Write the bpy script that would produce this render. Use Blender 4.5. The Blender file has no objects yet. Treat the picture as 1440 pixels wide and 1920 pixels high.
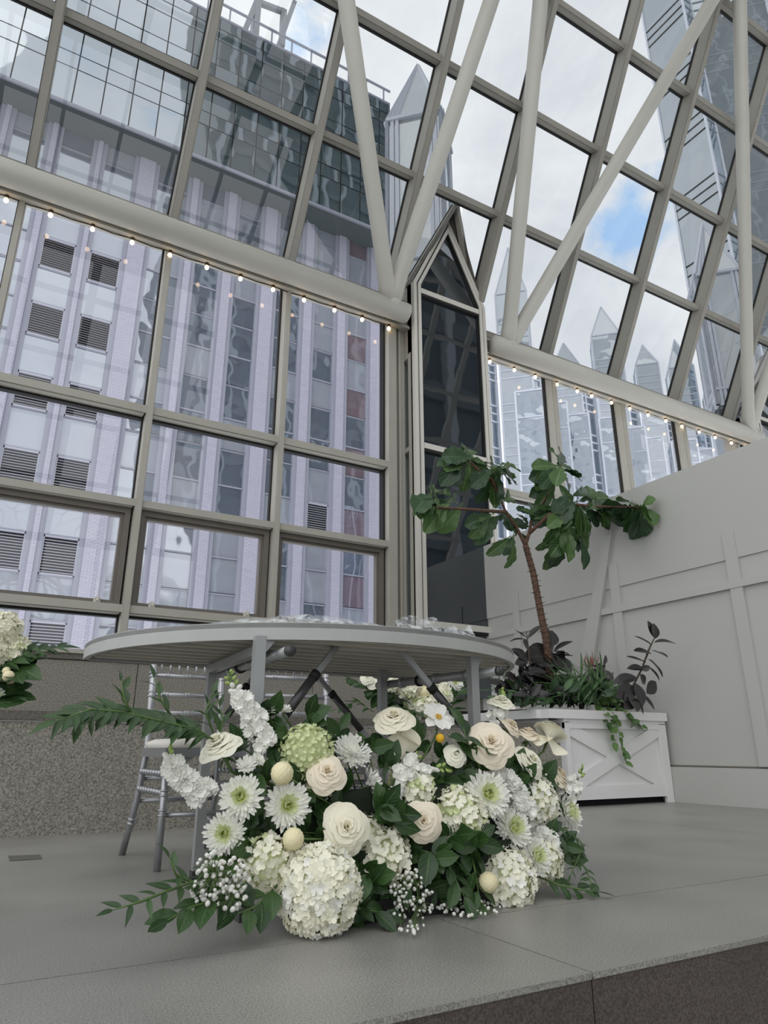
import bpy, bmesh, math, random
from mathutils import Vector, Matrix, noise
random.seed(7)
PI = math.pi
S = bpy.context.scene
COL = S.collection

# ---------------------------------------------------------------- camera
F_PX, PITCH, CAMH, YAW = 1300.0, math.radians(18.886), 0.43, math.radians(59.8)
Fw = Vector((math.cos(YAW), math.sin(YAW), 0)); Rt = Vector((math.sin(YAW), -math.cos(YAW), 0))
FWD = Fw * math.cos(PITCH) + Vector((0, 0, math.sin(PITCH)))
UPV = Vector((0, 0, math.cos(PITCH))) - Fw * math.sin(PITCH)
cam = bpy.data.cameras.new('camera'); camo = bpy.data.objects.new('camera', cam); COL.objects.link(camo)
cam.sensor_fit = 'VERTICAL'; cam.sensor_height = 36.0; cam.lens = 36.0 * F_PX / 1920.0
cam.clip_start = 0.02; cam.clip_end = 800
rot = Matrix((Rt, UPV, -FWD)).transposed()
camo.matrix_world = Matrix.Translation((0, 0, CAMH)) @ rot.to_4x4()
S.camera = camo

# ---------------------------------------------------------------- exposure, world, sun
S.view_settings.view_transform = 'Standard'; S.view_settings.look = 'None'
S.view_settings.gamma = 1.0; S.view_settings.use_curve_mapping = False
S.view_settings.exposure = 0.0
def lin(r, g, b):
    f = lambda c: (c / 255 / 12.92) if c / 255 <= 0.04045 else ((c / 255 + 0.055) / 1.055) ** 2.4
    return (f(r), f(g), f(b), 1.0)
W_ = bpy.data.worlds.new('world'); S.world = W_; W_.use_nodes = True
nt = W_.node_tree; nt.nodes.clear()
def N(t, nt_, **kw):
    n = nt_.nodes.new(t)
    for k, v in kw.items():
        if k.startswith('i_'): n.inputs[k[2:].replace('_', ' ')].default_value = v
        else: setattr(n, k, v)
    return n
tc = N('ShaderNodeTexCoord', nt)
mp = N('ShaderNodeMapping', nt); mp.inputs['Scale'].default_value = (1, 1, 2.0)
nt.links.new(tc.outputs['Generated'], mp.inputs['Vector'])
nz = N('ShaderNodeTexNoise', nt, i_Scale=2.6, i_Detail=9.0, i_Roughness=0.58, i_Distortion=0.35)
nt.links.new(mp.outputs[0], nz.inputs['Vector'])
nz2 = N('ShaderNodeTexNoise', nt, i_Scale=1.7, i_Detail=7.0, i_Roughness=0.6)
nt.links.new(mp.outputs[0], nz2.inputs['Vector'])
cr = N('ShaderNodeValToRGB', nt)                       # cloud brightness
el = cr.color_ramp.elements; el[0].position = 0.33; el[0].color = (0.62, 0.64, 0.69, 1); el[1].position = 0.62; el[1].color = (0.86, 0.87, 0.885, 1)
nt.links.new(nz.outputs['Fac'], cr.inputs['Fac'])
gap = N('ShaderNodeValToRGB', nt)                      # openings in the cloud
ge = gap.color_ramp.elements; ge[0].position = 0.30; ge[0].color = (1, 1, 1, 1); ge[1].position = 0.37; ge[1].color = (0, 0, 0, 1)
nt.links.new(nz2.outputs['Fac'], gap.inputs['Fac'])
# one opening in the cloud that the photograph shows
def pixdir(x, y): return ((x - 720) / F_PX * Rt - (y - 960) / F_PX * UPV + FWD).normalized()
hd = pixdir(1178, 440)
vd = N('ShaderNodeVectorMath', nt, operation='DISTANCE'); vd.inputs[1].default_value = hd
nt.links.new(tc.outputs['Generated'], vd.inputs[0])
nz3 = N('ShaderNodeTexNoise', nt, i_Scale=14.0, i_Detail=6.0, i_Roughness=0.6)
nt.links.new(tc.outputs['Generated'], nz3.inputs['Vector'])
ad = N('ShaderNodeMath', nt, operation='MULTIPLY_ADD'); ad.inputs[1].default_value = 0.20; nt.links.new(nz3.outputs['Fac'], ad.inputs[0]); nt.links.new(vd.outputs['Value'], ad.inputs[2])
gp2 = N('ShaderNodeMapRange', nt); gp2.inputs['From Min'].default_value = 0.115; gp2.inputs['From Max'].default_value = 0.16
gp2.inputs['To Min'].default_value = 0.75; gp2.inputs['To Max'].default_value = 0.0
nt.links.new(ad.outputs[0], gp2.inputs['Value'])
mxg = N('ShaderNodeMath', nt, operation='MAXIMUM'); nt.links.new(gap.outputs['Color'], mxg.inputs[0]); nt.links.new(gp2.outputs[0], mxg.inputs[1])
mixc = N('ShaderNodeMixRGB', nt); mixc.inputs[2].default_value = (0.26, 0.50, 0.86, 1)
nt.links.new(mxg.outputs[0], mixc.inputs[0]); nt.links.new(cr.outputs['Color'], mixc.inputs[1])
bg = N('ShaderNodeBackground', nt); bg.inputs['Strength'].default_value = 1.75
nt.links.new(mixc.outputs[0], bg.inputs['Color'])
wo = N('ShaderNodeOutputWorld', nt); nt.links.new(bg.outputs[0], wo.inputs['Surface'])
sd = bpy.data.lights.new('sun', 'SUN'); sd.energy = 0.35; sd.angle = 0.7; sd.color = (1.0, 0.97, 0.92)
so = bpy.data.objects.new('sun', sd); COL.objects.link(so); so.rotation_euler = (math.radians(38), math.radians(-12), math.radians(-20))

# ---------------------------------------------------------------- helpers
def at(x, y, Y):
    d = (x - 720) / F_PX * Rt - (y - 960) / F_PX * UPV + FWD
    return Vector((0, 0, CAMH)) + d * (Y / d.y)
def depth(P): return (P - Vector((0, 0, CAMH))).dot(FWD)

MATS = {}
def mat(name, rgb, rough=0.6, metal=0.0, spec=0.5, var=0.0, vscale=8.0, bump=0.0, bscale=60.0, trans=0.0, two=None, coat=0.0, detail=4.0):
    m = bpy.data.materials.new(name); m.use_nodes = True; t = m.node_tree; b = t.nodes['Principled BSDF']
    c = lin(*rgb); b.inputs['Base Color'].default_value = c
    b.inputs['Roughness'].default_value = rough; b.inputs['Metallic'].default_value = metal
    b.inputs['Specular IOR Level'].default_value = spec; b.inputs['Coat Weight'].default_value = coat
    co = None
    if var > 0 or bump > 0 or two: co = N('ShaderNodeTexCoord', t)
    if var > 0 or two:
        n = N('ShaderNodeTexNoise', t, i_Scale=vscale, i_Detail=detail, i_Roughness=0.6); t.links.new(co.outputs['Object'], n.inputs['Vector'])
        r = N('ShaderNodeValToRGB', t); e = r.color_ramp.elements; e[0].position = 0.3; e[1].position = 0.7
        if two: e[0].color = lin(*two); e[1].color = c
        else:
            e[0].color = tuple(c[i] * (1 - var) for i in range(3)) + (1,); e[1].color = tuple(min(1, c[i] * (1 + var)) for i in range(3)) + (1,)
        t.links.new(n.outputs['Fac'], r.inputs['Fac']); t.links.new(r.outputs['Color'], b.inputs['Base Color'])
    if bump > 0:
        n = N('ShaderNodeTexNoise', t, i_Scale=bscale, i_Detail=3.0); t.links.new(co.outputs['Object'], n.inputs['Vector'])
        bp = N('ShaderNodeBump', t); bp.inputs['Strength'].default_value = bump; bp.inputs['Distance'].default_value = 0.01
        t.links.new(n.outputs['Fac'], bp.inputs['Height']); t.links.new(bp.outputs[0], b.inputs['Normal'])
    if trans > 0:
        out = t.nodes['Material Output']; tr = N('ShaderNodeBsdfTranslucent', t)
        tr.inputs['Color'].default_value = c; mx = N('ShaderNodeMixShader', t); mx.inputs[0].default_value = trans
        t.links.new(b.outputs[0], mx.inputs[1]); t.links.new(tr.outputs[0], mx.inputs[2]); t.links.new(mx.outputs[0], out.inputs['Surface'])
    MATS[name] = m; return m
def glassmat(name, tint, refl=1.5, rough=0.0, add=0.0, gcol=(1, 1, 1, 1), wob=0.0):
    m = bpy.data.materials.new(name); m.use_nodes = True; t = m.node_tree; t.nodes.clear()
    out = N('ShaderNodeOutputMaterial', t); tr = N('ShaderNodeBsdfTransparent', t); tr.inputs['Color'].default_value = tint
    gl = N('ShaderNodeBsdfGlossy', t); gl.inputs['Roughness'].default_value = rough; gl.inputs['Color'].default_value = gcol
    fr = N('ShaderNodeFresnel', t); fr.inputs['IOR'].default_value = refl
    a = N('ShaderNodeMath', t, operation='ADD'); a.use_clamp = True; a.inputs[1].default_value = add
    mx = N('ShaderNodeMixShader', t)
    t.links.new(fr.outputs[0], a.inputs[0]); t.links.new(a.outputs[0], mx.inputs[0])
    t.links.new(tr.outputs[0], mx.inputs[1]); t.links.new(gl.outputs[0], mx.inputs[2]); t.links.new(mx.outputs[0], out.inputs['Surface'])
    if wob > 0:
        co = N('ShaderNodeTexCoord', t); n = N('ShaderNodeTexNoise', t, i_Scale=0.5, i_Detail=2.0); t.links.new(co.outputs['Object'], n.inputs['Vector'])
        bp = N('ShaderNodeBump', t); bp.inputs['Strength'].default_value = wob; bp.inputs['Distance'].default_value = 0.3
        t.links.new(n.outputs['Fac'], bp.inputs['Height']); t.links.new(bp.outputs[0], gl.inputs['Normal'])
    MATS[name] = m; return m
def mirrormat(name, rgb, ref, wob=0.1, wscale=0.5, rough=0.02, ior=1.5):
    # opaque tinted facade glass: dark body, mirror-like surface
    m = bpy.data.materials.new(name); m.use_nodes = True; t = m.node_tree; t.nodes.clear()
    out = N('ShaderNodeOutputMaterial', t); df = N('ShaderNodeBsdfDiffuse', t); df.inputs['Color'].default_value = lin(*rgb)
    gl = N('ShaderNodeBsdfGlossy', t); gl.inputs['Roughness'].default_value = rough; gl.inputs['Color'].default_value = (0.9, 0.95, 1.0, 1)
    fr = N('ShaderNodeFresnel', t); fr.inputs['IOR'].default_value = ior; a = N('ShaderNodeMath', t, operation='ADD'); a.use_clamp = True; a.inputs[1].default_value = ref
    mx = N('ShaderNodeMixShader', t)
    t.links.new(fr.outputs[0], a.inputs[0]); t.links.new(a.outputs[0], mx.inputs[0]); t.links.new(df.outputs[0], mx.inputs[1]); t.links.new(gl.outputs[0], mx.inputs[2]); t.links.new(mx.outputs[0], out.inputs['Surface'])
    if wob > 0:
        co = N('ShaderNodeTexCoord', t); n = N('ShaderNodeTexNoise', t, i_Scale=wscale, i_Detail=2.0); t.links.new(co.outputs['Object'], n.inputs['Vector'])
        bp = N('ShaderNodeBump', t); bp.inputs['Strength'].default_value = wob; bp.inputs['Distance'].default_value = 0.4
        t.links.new(n.outputs['Fac'], bp.inputs['Height']); t.links.new(bp.outputs[0], gl.inputs['Normal'])
    MATS[name] = m; return m

class MB:
    def __init__(s): s.v = []; s.f = []; s.uv = None
    def add(s, vs, fs):
        o = len(s.v); s.v += [Vector(p) for p in vs]; s.f += [tuple(i + o for i in q) for q in fs]; return s
    def box(s, a, b, M=None):
        x0, y0, z0 = a; x1, y1, z1 = b
        vs = [(x0,y0,z0),(x1,y0,z0),(x1,y1,z0),(x0,y1,z0),(x0,y0,z1),(x1,y0,z1),(x1,y1,z1),(x0,y1,z1)]
        if M is not None: vs = [M @ Vector(p) for p in vs]
        return s.add(vs, [(0,3,2,1),(4,5,6,7),(0,1,5,4),(1,2,6,5),(2,3,7,6),(3,0,4,7)])
    def bar(s, p, q, w, d, up=(0,0,1)):
        p = Vector(p); q = Vector(q); z = (q - p); L = z.length; z.normalize()
        u = Vector(up); x = u.cross(z)
        if x.length < 1e-4: x = Vector((1,0,0)).cross(z)
        x.normalize(); y = z.cross(x)
        M = Matrix((x, y, z)).transposed().to_4x4(); M.translation = p
        return s.box((-w/2, -d/2, 0), (w/2, d/2, L), M)
    def tube(s, pts, rs, n=8, cap=True):
        pts = [Vector(p) for p in pts]
        if not hasattr(rs, '__len__'): rs = [rs] * len(pts)
        o = len(s.v); ref = None
        for i, p in enumerate(pts):
            t = (pts[min(i+1, len(pts)-1)] - pts[max(i-1, 0)]).normalized()
            if ref is None:
                ref = Vector((0,0,1)) if abs(t.z) < 0.9 else Vector((1,0,0))
            x = ref.cross(t); x = x.normalized() if x.length > 1e-6 else Vector((1,0,0)); y = t.cross(x); ref = y
            for k in range(n):
                a = 2*PI*k/n; s.v.append(p + x*math.cos(a)*rs[i] + y*math.sin(a)*rs[i])
        for i in range(len(pts)-1):
            for k in range(n):
                a = o+i*n+k; b = o+i*n+(k+1) % n; s.f.append((a, b, b+n, a+n))
        if cap:
            s.f.append(tuple(o+k for k in range(n))[::-1]); s.f.append(tuple(o+(len(pts)-1)*n+k for k in range(n)))
        return s
    def prism(s, poly, z0, z1, M=None):
        n = len(poly); vs = [(x, y, z0) for x, y in poly] + [(x, y, z1) for x, y in poly]
        if M is not None: vs = [M @ Vector(p) for p in vs]
        return s.add(vs, [tuple(range(n))[::-1], tuple(range(n, 2*n))] + [(i, (i+1) % n, n+(i+1) % n, n+i) for i in range(n)])
    def sphere(s, c, r, n=8, m=6, sc=(1,1,1)):
        vs = []; fs = []; c = Vector(c)
        for j in range(m+1):
            for i in range(n):
                a = 2*PI*i/n; b = PI*j/m
                vs.append(c + Vector((math.sin(b)*math.cos(a)*r*sc[0], math.sin(b)*math.sin(a)*r*sc[1], math.cos(b)*r*sc[2])))
        for j in range(m):
            for i in range(n):
                fs.append((j*n+i, (j+1)*n+i, (j+1)*n+(i+1) % n, j*n+(i+1) % n))
        return s.add(vs, fs)
    def grid(s, fn, nu, nv, uv=False):
        o = len(s.v)
        if s.uv is None: s.uv = []
        for j in range(nv+1):
            for i in range(nu+1):
                s.v.append(Vector(fn(i/nu, j/nv))); s.uv.append((i/nu, j/nv))
        for j in range(nv):
            for i in range(nu):
                a = o+j*(nu+1)+i; s.f.append((a, a+1, a+nu+2, a+nu+1))
        return s
    def mesh(s, name, m, smooth=False):
        me = bpy.data.meshes.new(name); me.from_pydata([tuple(p) for p in s.v], [], s.f)
        if s.uv is not None and len(s.uv) == len(s.v):
            l = me.uv_layers.new(name='uv')
            for lp in me.loops: l.data[lp.index].uv = s.uv[lp.vertex_index]
        if isinstance(m, (list, tuple)):
            for q in m: me.materials.append(q)
        else: me.materials.append(m)
        if smooth: me.polygons.foreach_set('use_smooth', [True]*len(me.polygons))
        me.update(); return me
WM = {}
def tag(o, label=None, cat=None, group=None, kind=None):
    if label: o['label'] = label
    if cat: o['category'] = cat
    if group: o['group'] = group
    if kind: o['kind'] = kind
    return o
def thing(name, loc, label=None, cat=None, group=None, kind=None):
    o = bpy.data.objects.new(name, None); COL.objects.link(o); o.location = loc; o.empty_display_size = 0.1
    WM[o] = Matrix.Translation(loc); return tag(o, label, cat, group, kind)
def part(name, me, parent, M=None, label=None, kind=None):
    if isinstance(me, tuple): me = me[0].mesh(name, me[1], len(me) > 2 and me[2])
    o = bpy.data.objects.new(name, me); COL.objects.link(o); M = M if M is not None else Matrix.Identity(4)
    WM[o] = M
    if parent is not None: o.parent = parent; o.matrix_basis = WM[parent].inverted() @ M
    else: o.matrix_basis = M
    if label: o['label'] = label
    if kind: o['kind'] = kind
    return o
def obj(name, mb, m, parent=None, smooth=False, label=None, kind=None):
    return part(name, mb.mesh(name, m, smooth), parent, None, label, kind)
def single(name, mb, m, label=None, cat=None, group=None, kind=None, smooth=False):
    # a thing that is one mesh: origin at its base
    lo = Vector((min(p.x for p in mb.v)+max(p.x for p in mb.v), min(p.y for p in mb.v)+max(p.y for p in mb.v), 0))/2; lo.z = min(p.z for p in mb.v)
    mb.v = [p-lo for p in mb.v]
    o = part(name, mb.mesh(name, m, smooth), None, Matrix.Translation(lo)); return tag(o, label, cat, group, kind)
def frame(z, hint=(0,0,1)):
    z = Vector(z).normalized(); x = Vector(hint).cross(z)
    if x.length < 1e-3: x = Vector((1,0,0)).cross(z)
    x.normalize(); return Matrix((x, z.cross(x), z)).transposed().to_4x4()

# ---------------------------------------------------------------- materials
m_steel = mat('painted_grey_steel', (150,147,138), 0.5, var=0.04, vscale=3)
m_tube = mat('painted_tube_steel', (184,182,173), 0.5, var=0.03, vscale=2)
m_beige = mat('beige_aluminium', (168,165,154), 0.45, 0.0, var=0.05, vscale=4)
m_vent = mat('brown_grey_vent_frame', (104,98,90), 0.5, var=0.06, vscale=5)
m_white_al = mat('pale_aluminium', (206,203,194), 0.4, 0.0)
m_black = mat('black_gasket', (22,21,20), 0.7)
m_glass = glassmat('clear_pane', (0.60,0.622,0.625,1), 1.5, add=0.02)
m_glass_l = glassmat('lower_pane', (0.93,0.94,0.955,1), 1.5, add=0.015)
m_dark_glass = mirrormat('dark_tower_glass', (30,34,38), 0.10, 0.006, 1.2)
m_wall = mat('white_wall_paint', (182,182,177), 0.55, var=0.02, vscale=1.5)
m_wbox = mat('white_planter_paint', (222,222,220), 0.5, var=0.02, vscale=2)
m_gran = mat('speckled_granite', (166,162,150), 0.75, two=(92,90,82), vscale=95, bump=0.6, bscale=110, detail=3)
m_gran_d = mat('dark_granite_cap', (116,112,103), 0.7, two=(72,69,63), vscale=80, bump=0.3, bscale=90)
m_red = mat('reddish_grout', (120,90,78), 0.8)

def floormat(name, a, b, rough):
    m = bpy.data.materials.new(name); m.use_nodes = True; t = m.node_tree; p = t.nodes['Principled BSDF']
    co = N('ShaderNodeTexCoord', t); n1 = N('ShaderNodeTexNoise', t, i_Scale=260.0, i_Detail=2.0); n2 = N('ShaderNodeTexNoise', t, i_Scale=2.2, i_Detail=5.0)
    t.links.new(co.outputs['Object'], n1.inputs['Vector']); t.links.new(co.outputs['Object'], n2.inputs['Vector'])
    r = N('ShaderNodeValToRGB', t); e = r.color_ramp.elements; e[0].position = 0.36; e[0].color = lin(*a); e[1].position = 0.64; e[1].color = lin(*b)
    t.links.new(n1.outputs['Fac'], r.inputs['Fac'])
    mx = N('ShaderNodeMixRGB', t, blend_type='MULTIPLY'); mx.inputs[0].default_value = 1.0
    r2 = N('ShaderNodeMapRange', t); r2.inputs['From Min'].default_value = 0.3; r2.inputs['From Max'].default_value = 0.7; r2.inputs['To Min'].default_value = 0.82; r2.inputs['To Max'].default_value = 1.08
    t.links.new(n2.outputs['Fac'], r2.inputs['Value']); t.links.new(r.outputs[0], mx.inputs[1]); t.links.new(r2.outputs[0], mx.inputs[2])
    t.links.new(mx.outputs[0], p.inputs['Base Color']); p.inputs['Roughness'].default_value = rough
    r3 = N('ShaderNodeMapRange', t); r3.inputs['To Min'].default_value = rough-0.12; r3.inputs['To Max'].default_value = rough+0.12
    t.links.new(n2.outputs['Fac'], r3.inputs['Value']); t.links.new(r3.outputs[0], p.inputs['Roughness'])
    bp = N('ShaderNodeBump', t); bp.inputs['Strength'].default_value = 0.12; bp.inputs['Distance'].default_value = 0.002; t.links.new(n1.outputs['Fac'], bp.inputs['Height']); t.links.new(bp.outputs[0], p.inputs['Normal'])
    MATS[name] = m; return m
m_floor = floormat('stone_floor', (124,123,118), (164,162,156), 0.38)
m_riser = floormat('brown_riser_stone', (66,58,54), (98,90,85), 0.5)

# ================================================================ SETTING: floor
fl = thing('floor', (3, 2, 0), kind='structure')
GX = [-6.61, -4.01, -1.41, 1.19, 3.79, 5.46]; GY = [1.2, 1.72, 4.52]
for i in range(len(GX)-1):
    for j in range(len(GY)-1):
        obj('stone_slab', MB().box((GX[i]+.0025, GY[j]+.0025, -0.012), (GX[i+1]-.0025, GY[j+1]-.0025, 0)), m_floor, fl)
obj('slab_bed', MB().box((-6.6, 1.24, -0.10), (5.4, 4.34, -0.006)), m_gran_d, fl)
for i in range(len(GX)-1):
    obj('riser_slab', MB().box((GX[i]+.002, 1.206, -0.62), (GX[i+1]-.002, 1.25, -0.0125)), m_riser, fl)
obj('lower_floor', MB().box((-14, -16, -0.70), (18, 1.3, -0.62)), m_floor, fl)
obj('floor_tape', MB().add([(0.256,3.457,.0015),(0.376,3.454,.0015),(0.382,3.592,.0015),(0.26,3.627,.0015)], [(0,1,2,3)]), mat('tape_mark', (92,91,86), .8), fl)

# granite bench and parapet below the windows
bench = thing('trim_1', (0, 5.6, 0), kind='structure')
for a, b in [(-6.6,-3.4),(-3.4,-0.6),(-0.6,2.2),(2.2,4.16)]:
    obj('stone_panel', MB().box((a+.002, 4.34, 0), (b-.002, 4.40, 0.572)), m_gran, bench)
    obj('ledge_stone', MB().box((a+.002, 4.325, 0.578), (b-.002, 6.98, 0.628)), m_gran_d, bench)
wb = thing('wall_back', (0, 7.05, 0), kind='structure')
for a, b in [(-6.6,-2.3),(-2.3,-.47),(-.47,1.36),(1.36,3.19),(3.19,5.02),(5.02,5.45)]:
    obj('stone_panel', MB().box((a+.004, 7.0, 0.62), (b-.004, 7.16, 1.20)), m_gran, wb)
obj('parapet_cap', MB().box((-6.6, 6.985, 1.207), (4.3, 7.22, 1.262)), m_gran_d, wb)
obj('joint_bed', MB().box((-6.6, 7.03, 0.62), (5.4, 7.14, 1.207)), m_red, wb)
obj('outer_parapet', MB().box((4.3, 7.05, 0.6), (14.5, 7.2, 1.25)), m_gran, wb)

# ================================================================ window wall
TR = [(3.77,3.87),(2.73,2.82),(1.655,1.745)]
ZT = 6.05
def window(n, x0, x1, first=False, wide=0.08):
    w = thing('window_%d' % n, (x0, 7.05, 1.26), kind='structure')
    mb = MB().box((x0+.012, 6.92, 1.26), (x0+wide, 7.14, ZT)); mb.box((x0+.02, 6.90, 1.26), (x0+wide-.008, 6.925, ZT))
    obj('mullion', mb, m_beige, w)
    obj('mullion_gasket', MB().box((x0-.004, 7.065, 1.26), (x0+.013, 7.12, ZT)), m_black, w)
    xa, xb = x0+wide, x1-.008
    for (a, b) in TR:
        mb = MB().box((xa, 6.95, a), (xb, 7.12, b)); mb.box((xa, 6.935, a+.012), (xb+.03, 6.951, b-.004))
        obj('transom', mb, m_beige, w)
        obj('transom_gasket', MB().box((xa, 7.04, a-.022), (xb, 7.11, a)), m_black, w)
    obj('head_rail', MB().box((xa, 6.97, ZT-.05), (xb, 7.12, ZT)), m_beige, w)
    obj('sill_rail', MB().box((xa, 6.97, 1.262), (xb, 7.12, 1.30)), m_beige, w)
    zs = [1.28] + [z for a, b in reversed(TR) for z in (a, b)] + [ZT-.03]
    for k in range(0, len(zs), 2):
        obj('glass_pane', MB().add([(xa-.02, 7.085, zs[k]), (xb+.02, 7.085, zs[k]), (xb+.02, 7.085, zs[k+1]), (xa-.02, 7.085, zs[k+1])], [(0,1,2,3)]), m_glass_l, w)
    # opening light with its own frame between the two lower transoms
    a, b = 1.745, 2.73
    t = .055; v = MB()
    v.box((xa, 7.0, a), (xa+t, 7.10, b)).box((xb-t, 7.0, a), (xb, 7.10, b)).box((xa+t, 7.0, b-t), (xb-t, 7.10, b)).box((xa+t, 7.0, a), (xb-t, 7.10, a+.03))
    t2 = .085
    v.box((xa+t, 7.03, a+.03), (xa+t2, 7.10, b-t)).box((xb-t2, 7.03, a+.03), (xb-t, 7.10, b-t)).box((xa+t2, 7.03, b-t2), (xb-t2, 7.10, b-t)).box((xa+t2, 7.03, a+.03), (xb-t2, 7.10, a+.045))
    vf = obj('vent_frame', v, m_vent, w)
    for lx in (xa+.21, xb-.21):
        L = MB().box((lx-.03, 6.975, a+.0), (lx+.03, 7.0, a+.05)).box((lx-.012, 6.955, a+.015), (lx+.012, 6.98, a+.06))
        L.sphere((lx-.02, 6.972, a+.035), .008).sphere((lx+.02, 6.972, a+.035), .008)
        obj('latch', L, m_white_al, vf)
MLX = [-3.4,-1.9,-.39,1.13,2.61]
for i, x in enumerate(MLX): window(i+1, x, (MLX+[4.08])[i+1])
MRX = [5.65,7.02,8.55,10.09,11.60]
for i, x in enumerate(MRX[:-1]): window(i+6, x, MRX[i+1], wide=0.10)
ce = thing('trim_2', (4.2, 7.05, 1.26), kind='structure')
mb = MB().box((4.10,6.92,1.26),(4.215,7.14,ZT)); obj('end_mullion', mb, m_beige, ce); obj('mullion_gasket', MB().box((4.075,7.02,1.26),(4.10,7.12,ZT)), m_black, ce)
mb = MB()
for a, b, y in [(4.22,4.27,6.99),(4.275,4.30,6.95),(4.305,4.33,6.98),(4.335,4.39,7.0)]: mb.box((a,y,1.26),(b,7.14,ZT))
obj('corner_post', mb, m_beige, ce)
obj('anchor_plate', MB().box((4.225,6.975,1.45),(4.275,6.99,1.66)), m_beige, ce)
obj('end_mullion', MB().box((11.6,6.92,1.26),(11.72,7.14,ZT)), m_beige, ce)

# header beam and flange above the windows
hb = thing('trim_3', (4, 7.1, 6.0), kind='structure')
for a, b in [(-5, 4.39), (5.65, 12.1)]:
    obj('header_beam', MB().box((a, 6.99, 6.06), (b, 7.25, 6.34)), m_beige, hb)
    obj('header_flange', MB().box((a, 6.84, 5.838), (b, 6.925, 5.866)).box((a, 6.86, 5.866), (b, 6.875, 5.90)), m_beige, hb)
    x = a
    obj('sill_flashing', MB().box((a, 6.86, 6.18), (b, 7.0, 6.26)), m_steel, hb)
    obj('conduit', MB().tube([(a, 6.85, 6.13), (b, 6.85, 6.13)], 0.018), m_tube, hb)
    for k in range(int((b-a)/1.5)):
        obj('cable_clip', MB().box((a+k*1.5+1.0, 6.80, 6.06), (a+k*1.5+1.10, 6.9, 6.16)), m_white_al, hb)

# ================================================================ sloping glass roof
AN = math.radians(27.7); UPR = Vector((0, -math.sin(AN), math.cos(AN))); NR = Vector((0, math.cos(AN), math.sin(AN)))  # up the slope / outward
B0 = Vector((0, 7.2, 6.27))
def R3(X, s, o=0.0): return B0 + UPR*s + NR*o + Vector((X, 0, 0))
cl = thing('ceiling', (4, 4, 6.2), kind='structure')
RX = [-4.9,-3.4,-1.9,-.39,1.13,2.61,4.08,5.52,7.0,8.52,10.05,11.6,13.15,14.7]
SL = [0.10,1.77,3.30,4.83,6.36,7.9,9.43,10.96,12.5,14.0]
def rbox(mb, X0, X1, s0, s1, o0, o1):
    vs = [R3(X, s, o) for o in (o0, o1) for X, s in ((X0,s0),(X1,s0),(X1,s1),(X0,s1))]
    return mb.add(vs, [(0,3,2,1),(4,5,6,7),(0,1,5,4),(1,2,6,5),(2,3,7,6),(3,0,4,7)])
for i, X in enumerate(RX):
    s0 = 0.0 if abs(X-5.52) > .1 else 0.55
    mb = rbox(MB(), X+.008, X+.105, s0, 15.4, -.24, -.02); rbox(mb, X+.02, X+.093, s0, 15.4, -.255, -.24)
    obj('rafter', mb, m_steel, cl)
    obj('rafter_gasket', rbox(MB(), X-.008, X+.01, s0, 15.4, -.035, .0), m_black, cl)
    if i < len(RX)-1:
        X1 = RX[i+1]
        for j, s in enumerate(SL):
            mb = rbox(MB(), X+.105, X1, s, s+.10, -.15, -.02); rbox(mb, X+.105, X1+.03, s+.015, s+.085, -.17, -.15)
            obj('purlin', mb, m_steel, cl)
            obj('purlin_gasket', rbox(MB(), X+.105, X1, s-.015, s, -.05, -.0), m_black, cl)
            s1 = SL[j+1] if j+1 < len(SL) else 15.4
            if j == 0 and abs(X-4.08) < .1: continue
            if j == 0 and 11.5 < X < 13.0: continue
            obj('glass_pane', MB().add([R3(X+.05, s+.05), R3(X1+.05, s+.05), R3(X1+.05, s1+.05), R3(X+.05, s1+.05)], [(0,1,2,3)]), m_glass, cl)
for X0_ in (4.39, 12.12):
    d_ = X0_-4.39
    obj('glass_pane', MB().add([R3(X+d_, s_) for X, s_ in ((4.13,.15),(4.36,.30),(4.99,1.68),(4.99,1.8),(4.13,1.8))], [(0,1,2,3,4)]), m_glass, cl)
    obj('glass_pane', MB().add([R3(X+d_, s_) for X, s_ in ((5.03,1.8),(5.03,1.68),(5.52,.62),(5.52,1.8))], [(0,1,2,3)]), m_glass, cl)
# the far slope of the roof, seen only in reflections
for X in RX:
    mb = MB(); yb = -7.2+7.2*0
    p = R3(X+.05, 15.4, -.12); q = Vector((X+.05, 2*p.y-7.2, 6.27)); mb.bar(p, q, .1, .22, (1,0,0)); mb.box((X, q.y-.1, -.6), (X+.1, q.y+.1, 6.3))
    obj('far_rafter', mb, m_steel, cl)
p = R3(0, 15.4, -.12)
for s in range(10):
    t = s/9.0; y = p.y + (2*p.y-7.2-p.y)*t; z = p.z + (6.27-p.z)*t
    obj('far_purlin', MB().box((-5, y-.06, z-.06), (15, y+.06, z+.06)), m_steel, cl)
for z in (1.2, 2.8, 4.4, 6.1):
    obj('far_transom', MB().box((-5, 2*p.y-7.26, z), (15, 2*p.y-7.14, z+.12)), m_beige, cl)
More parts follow.
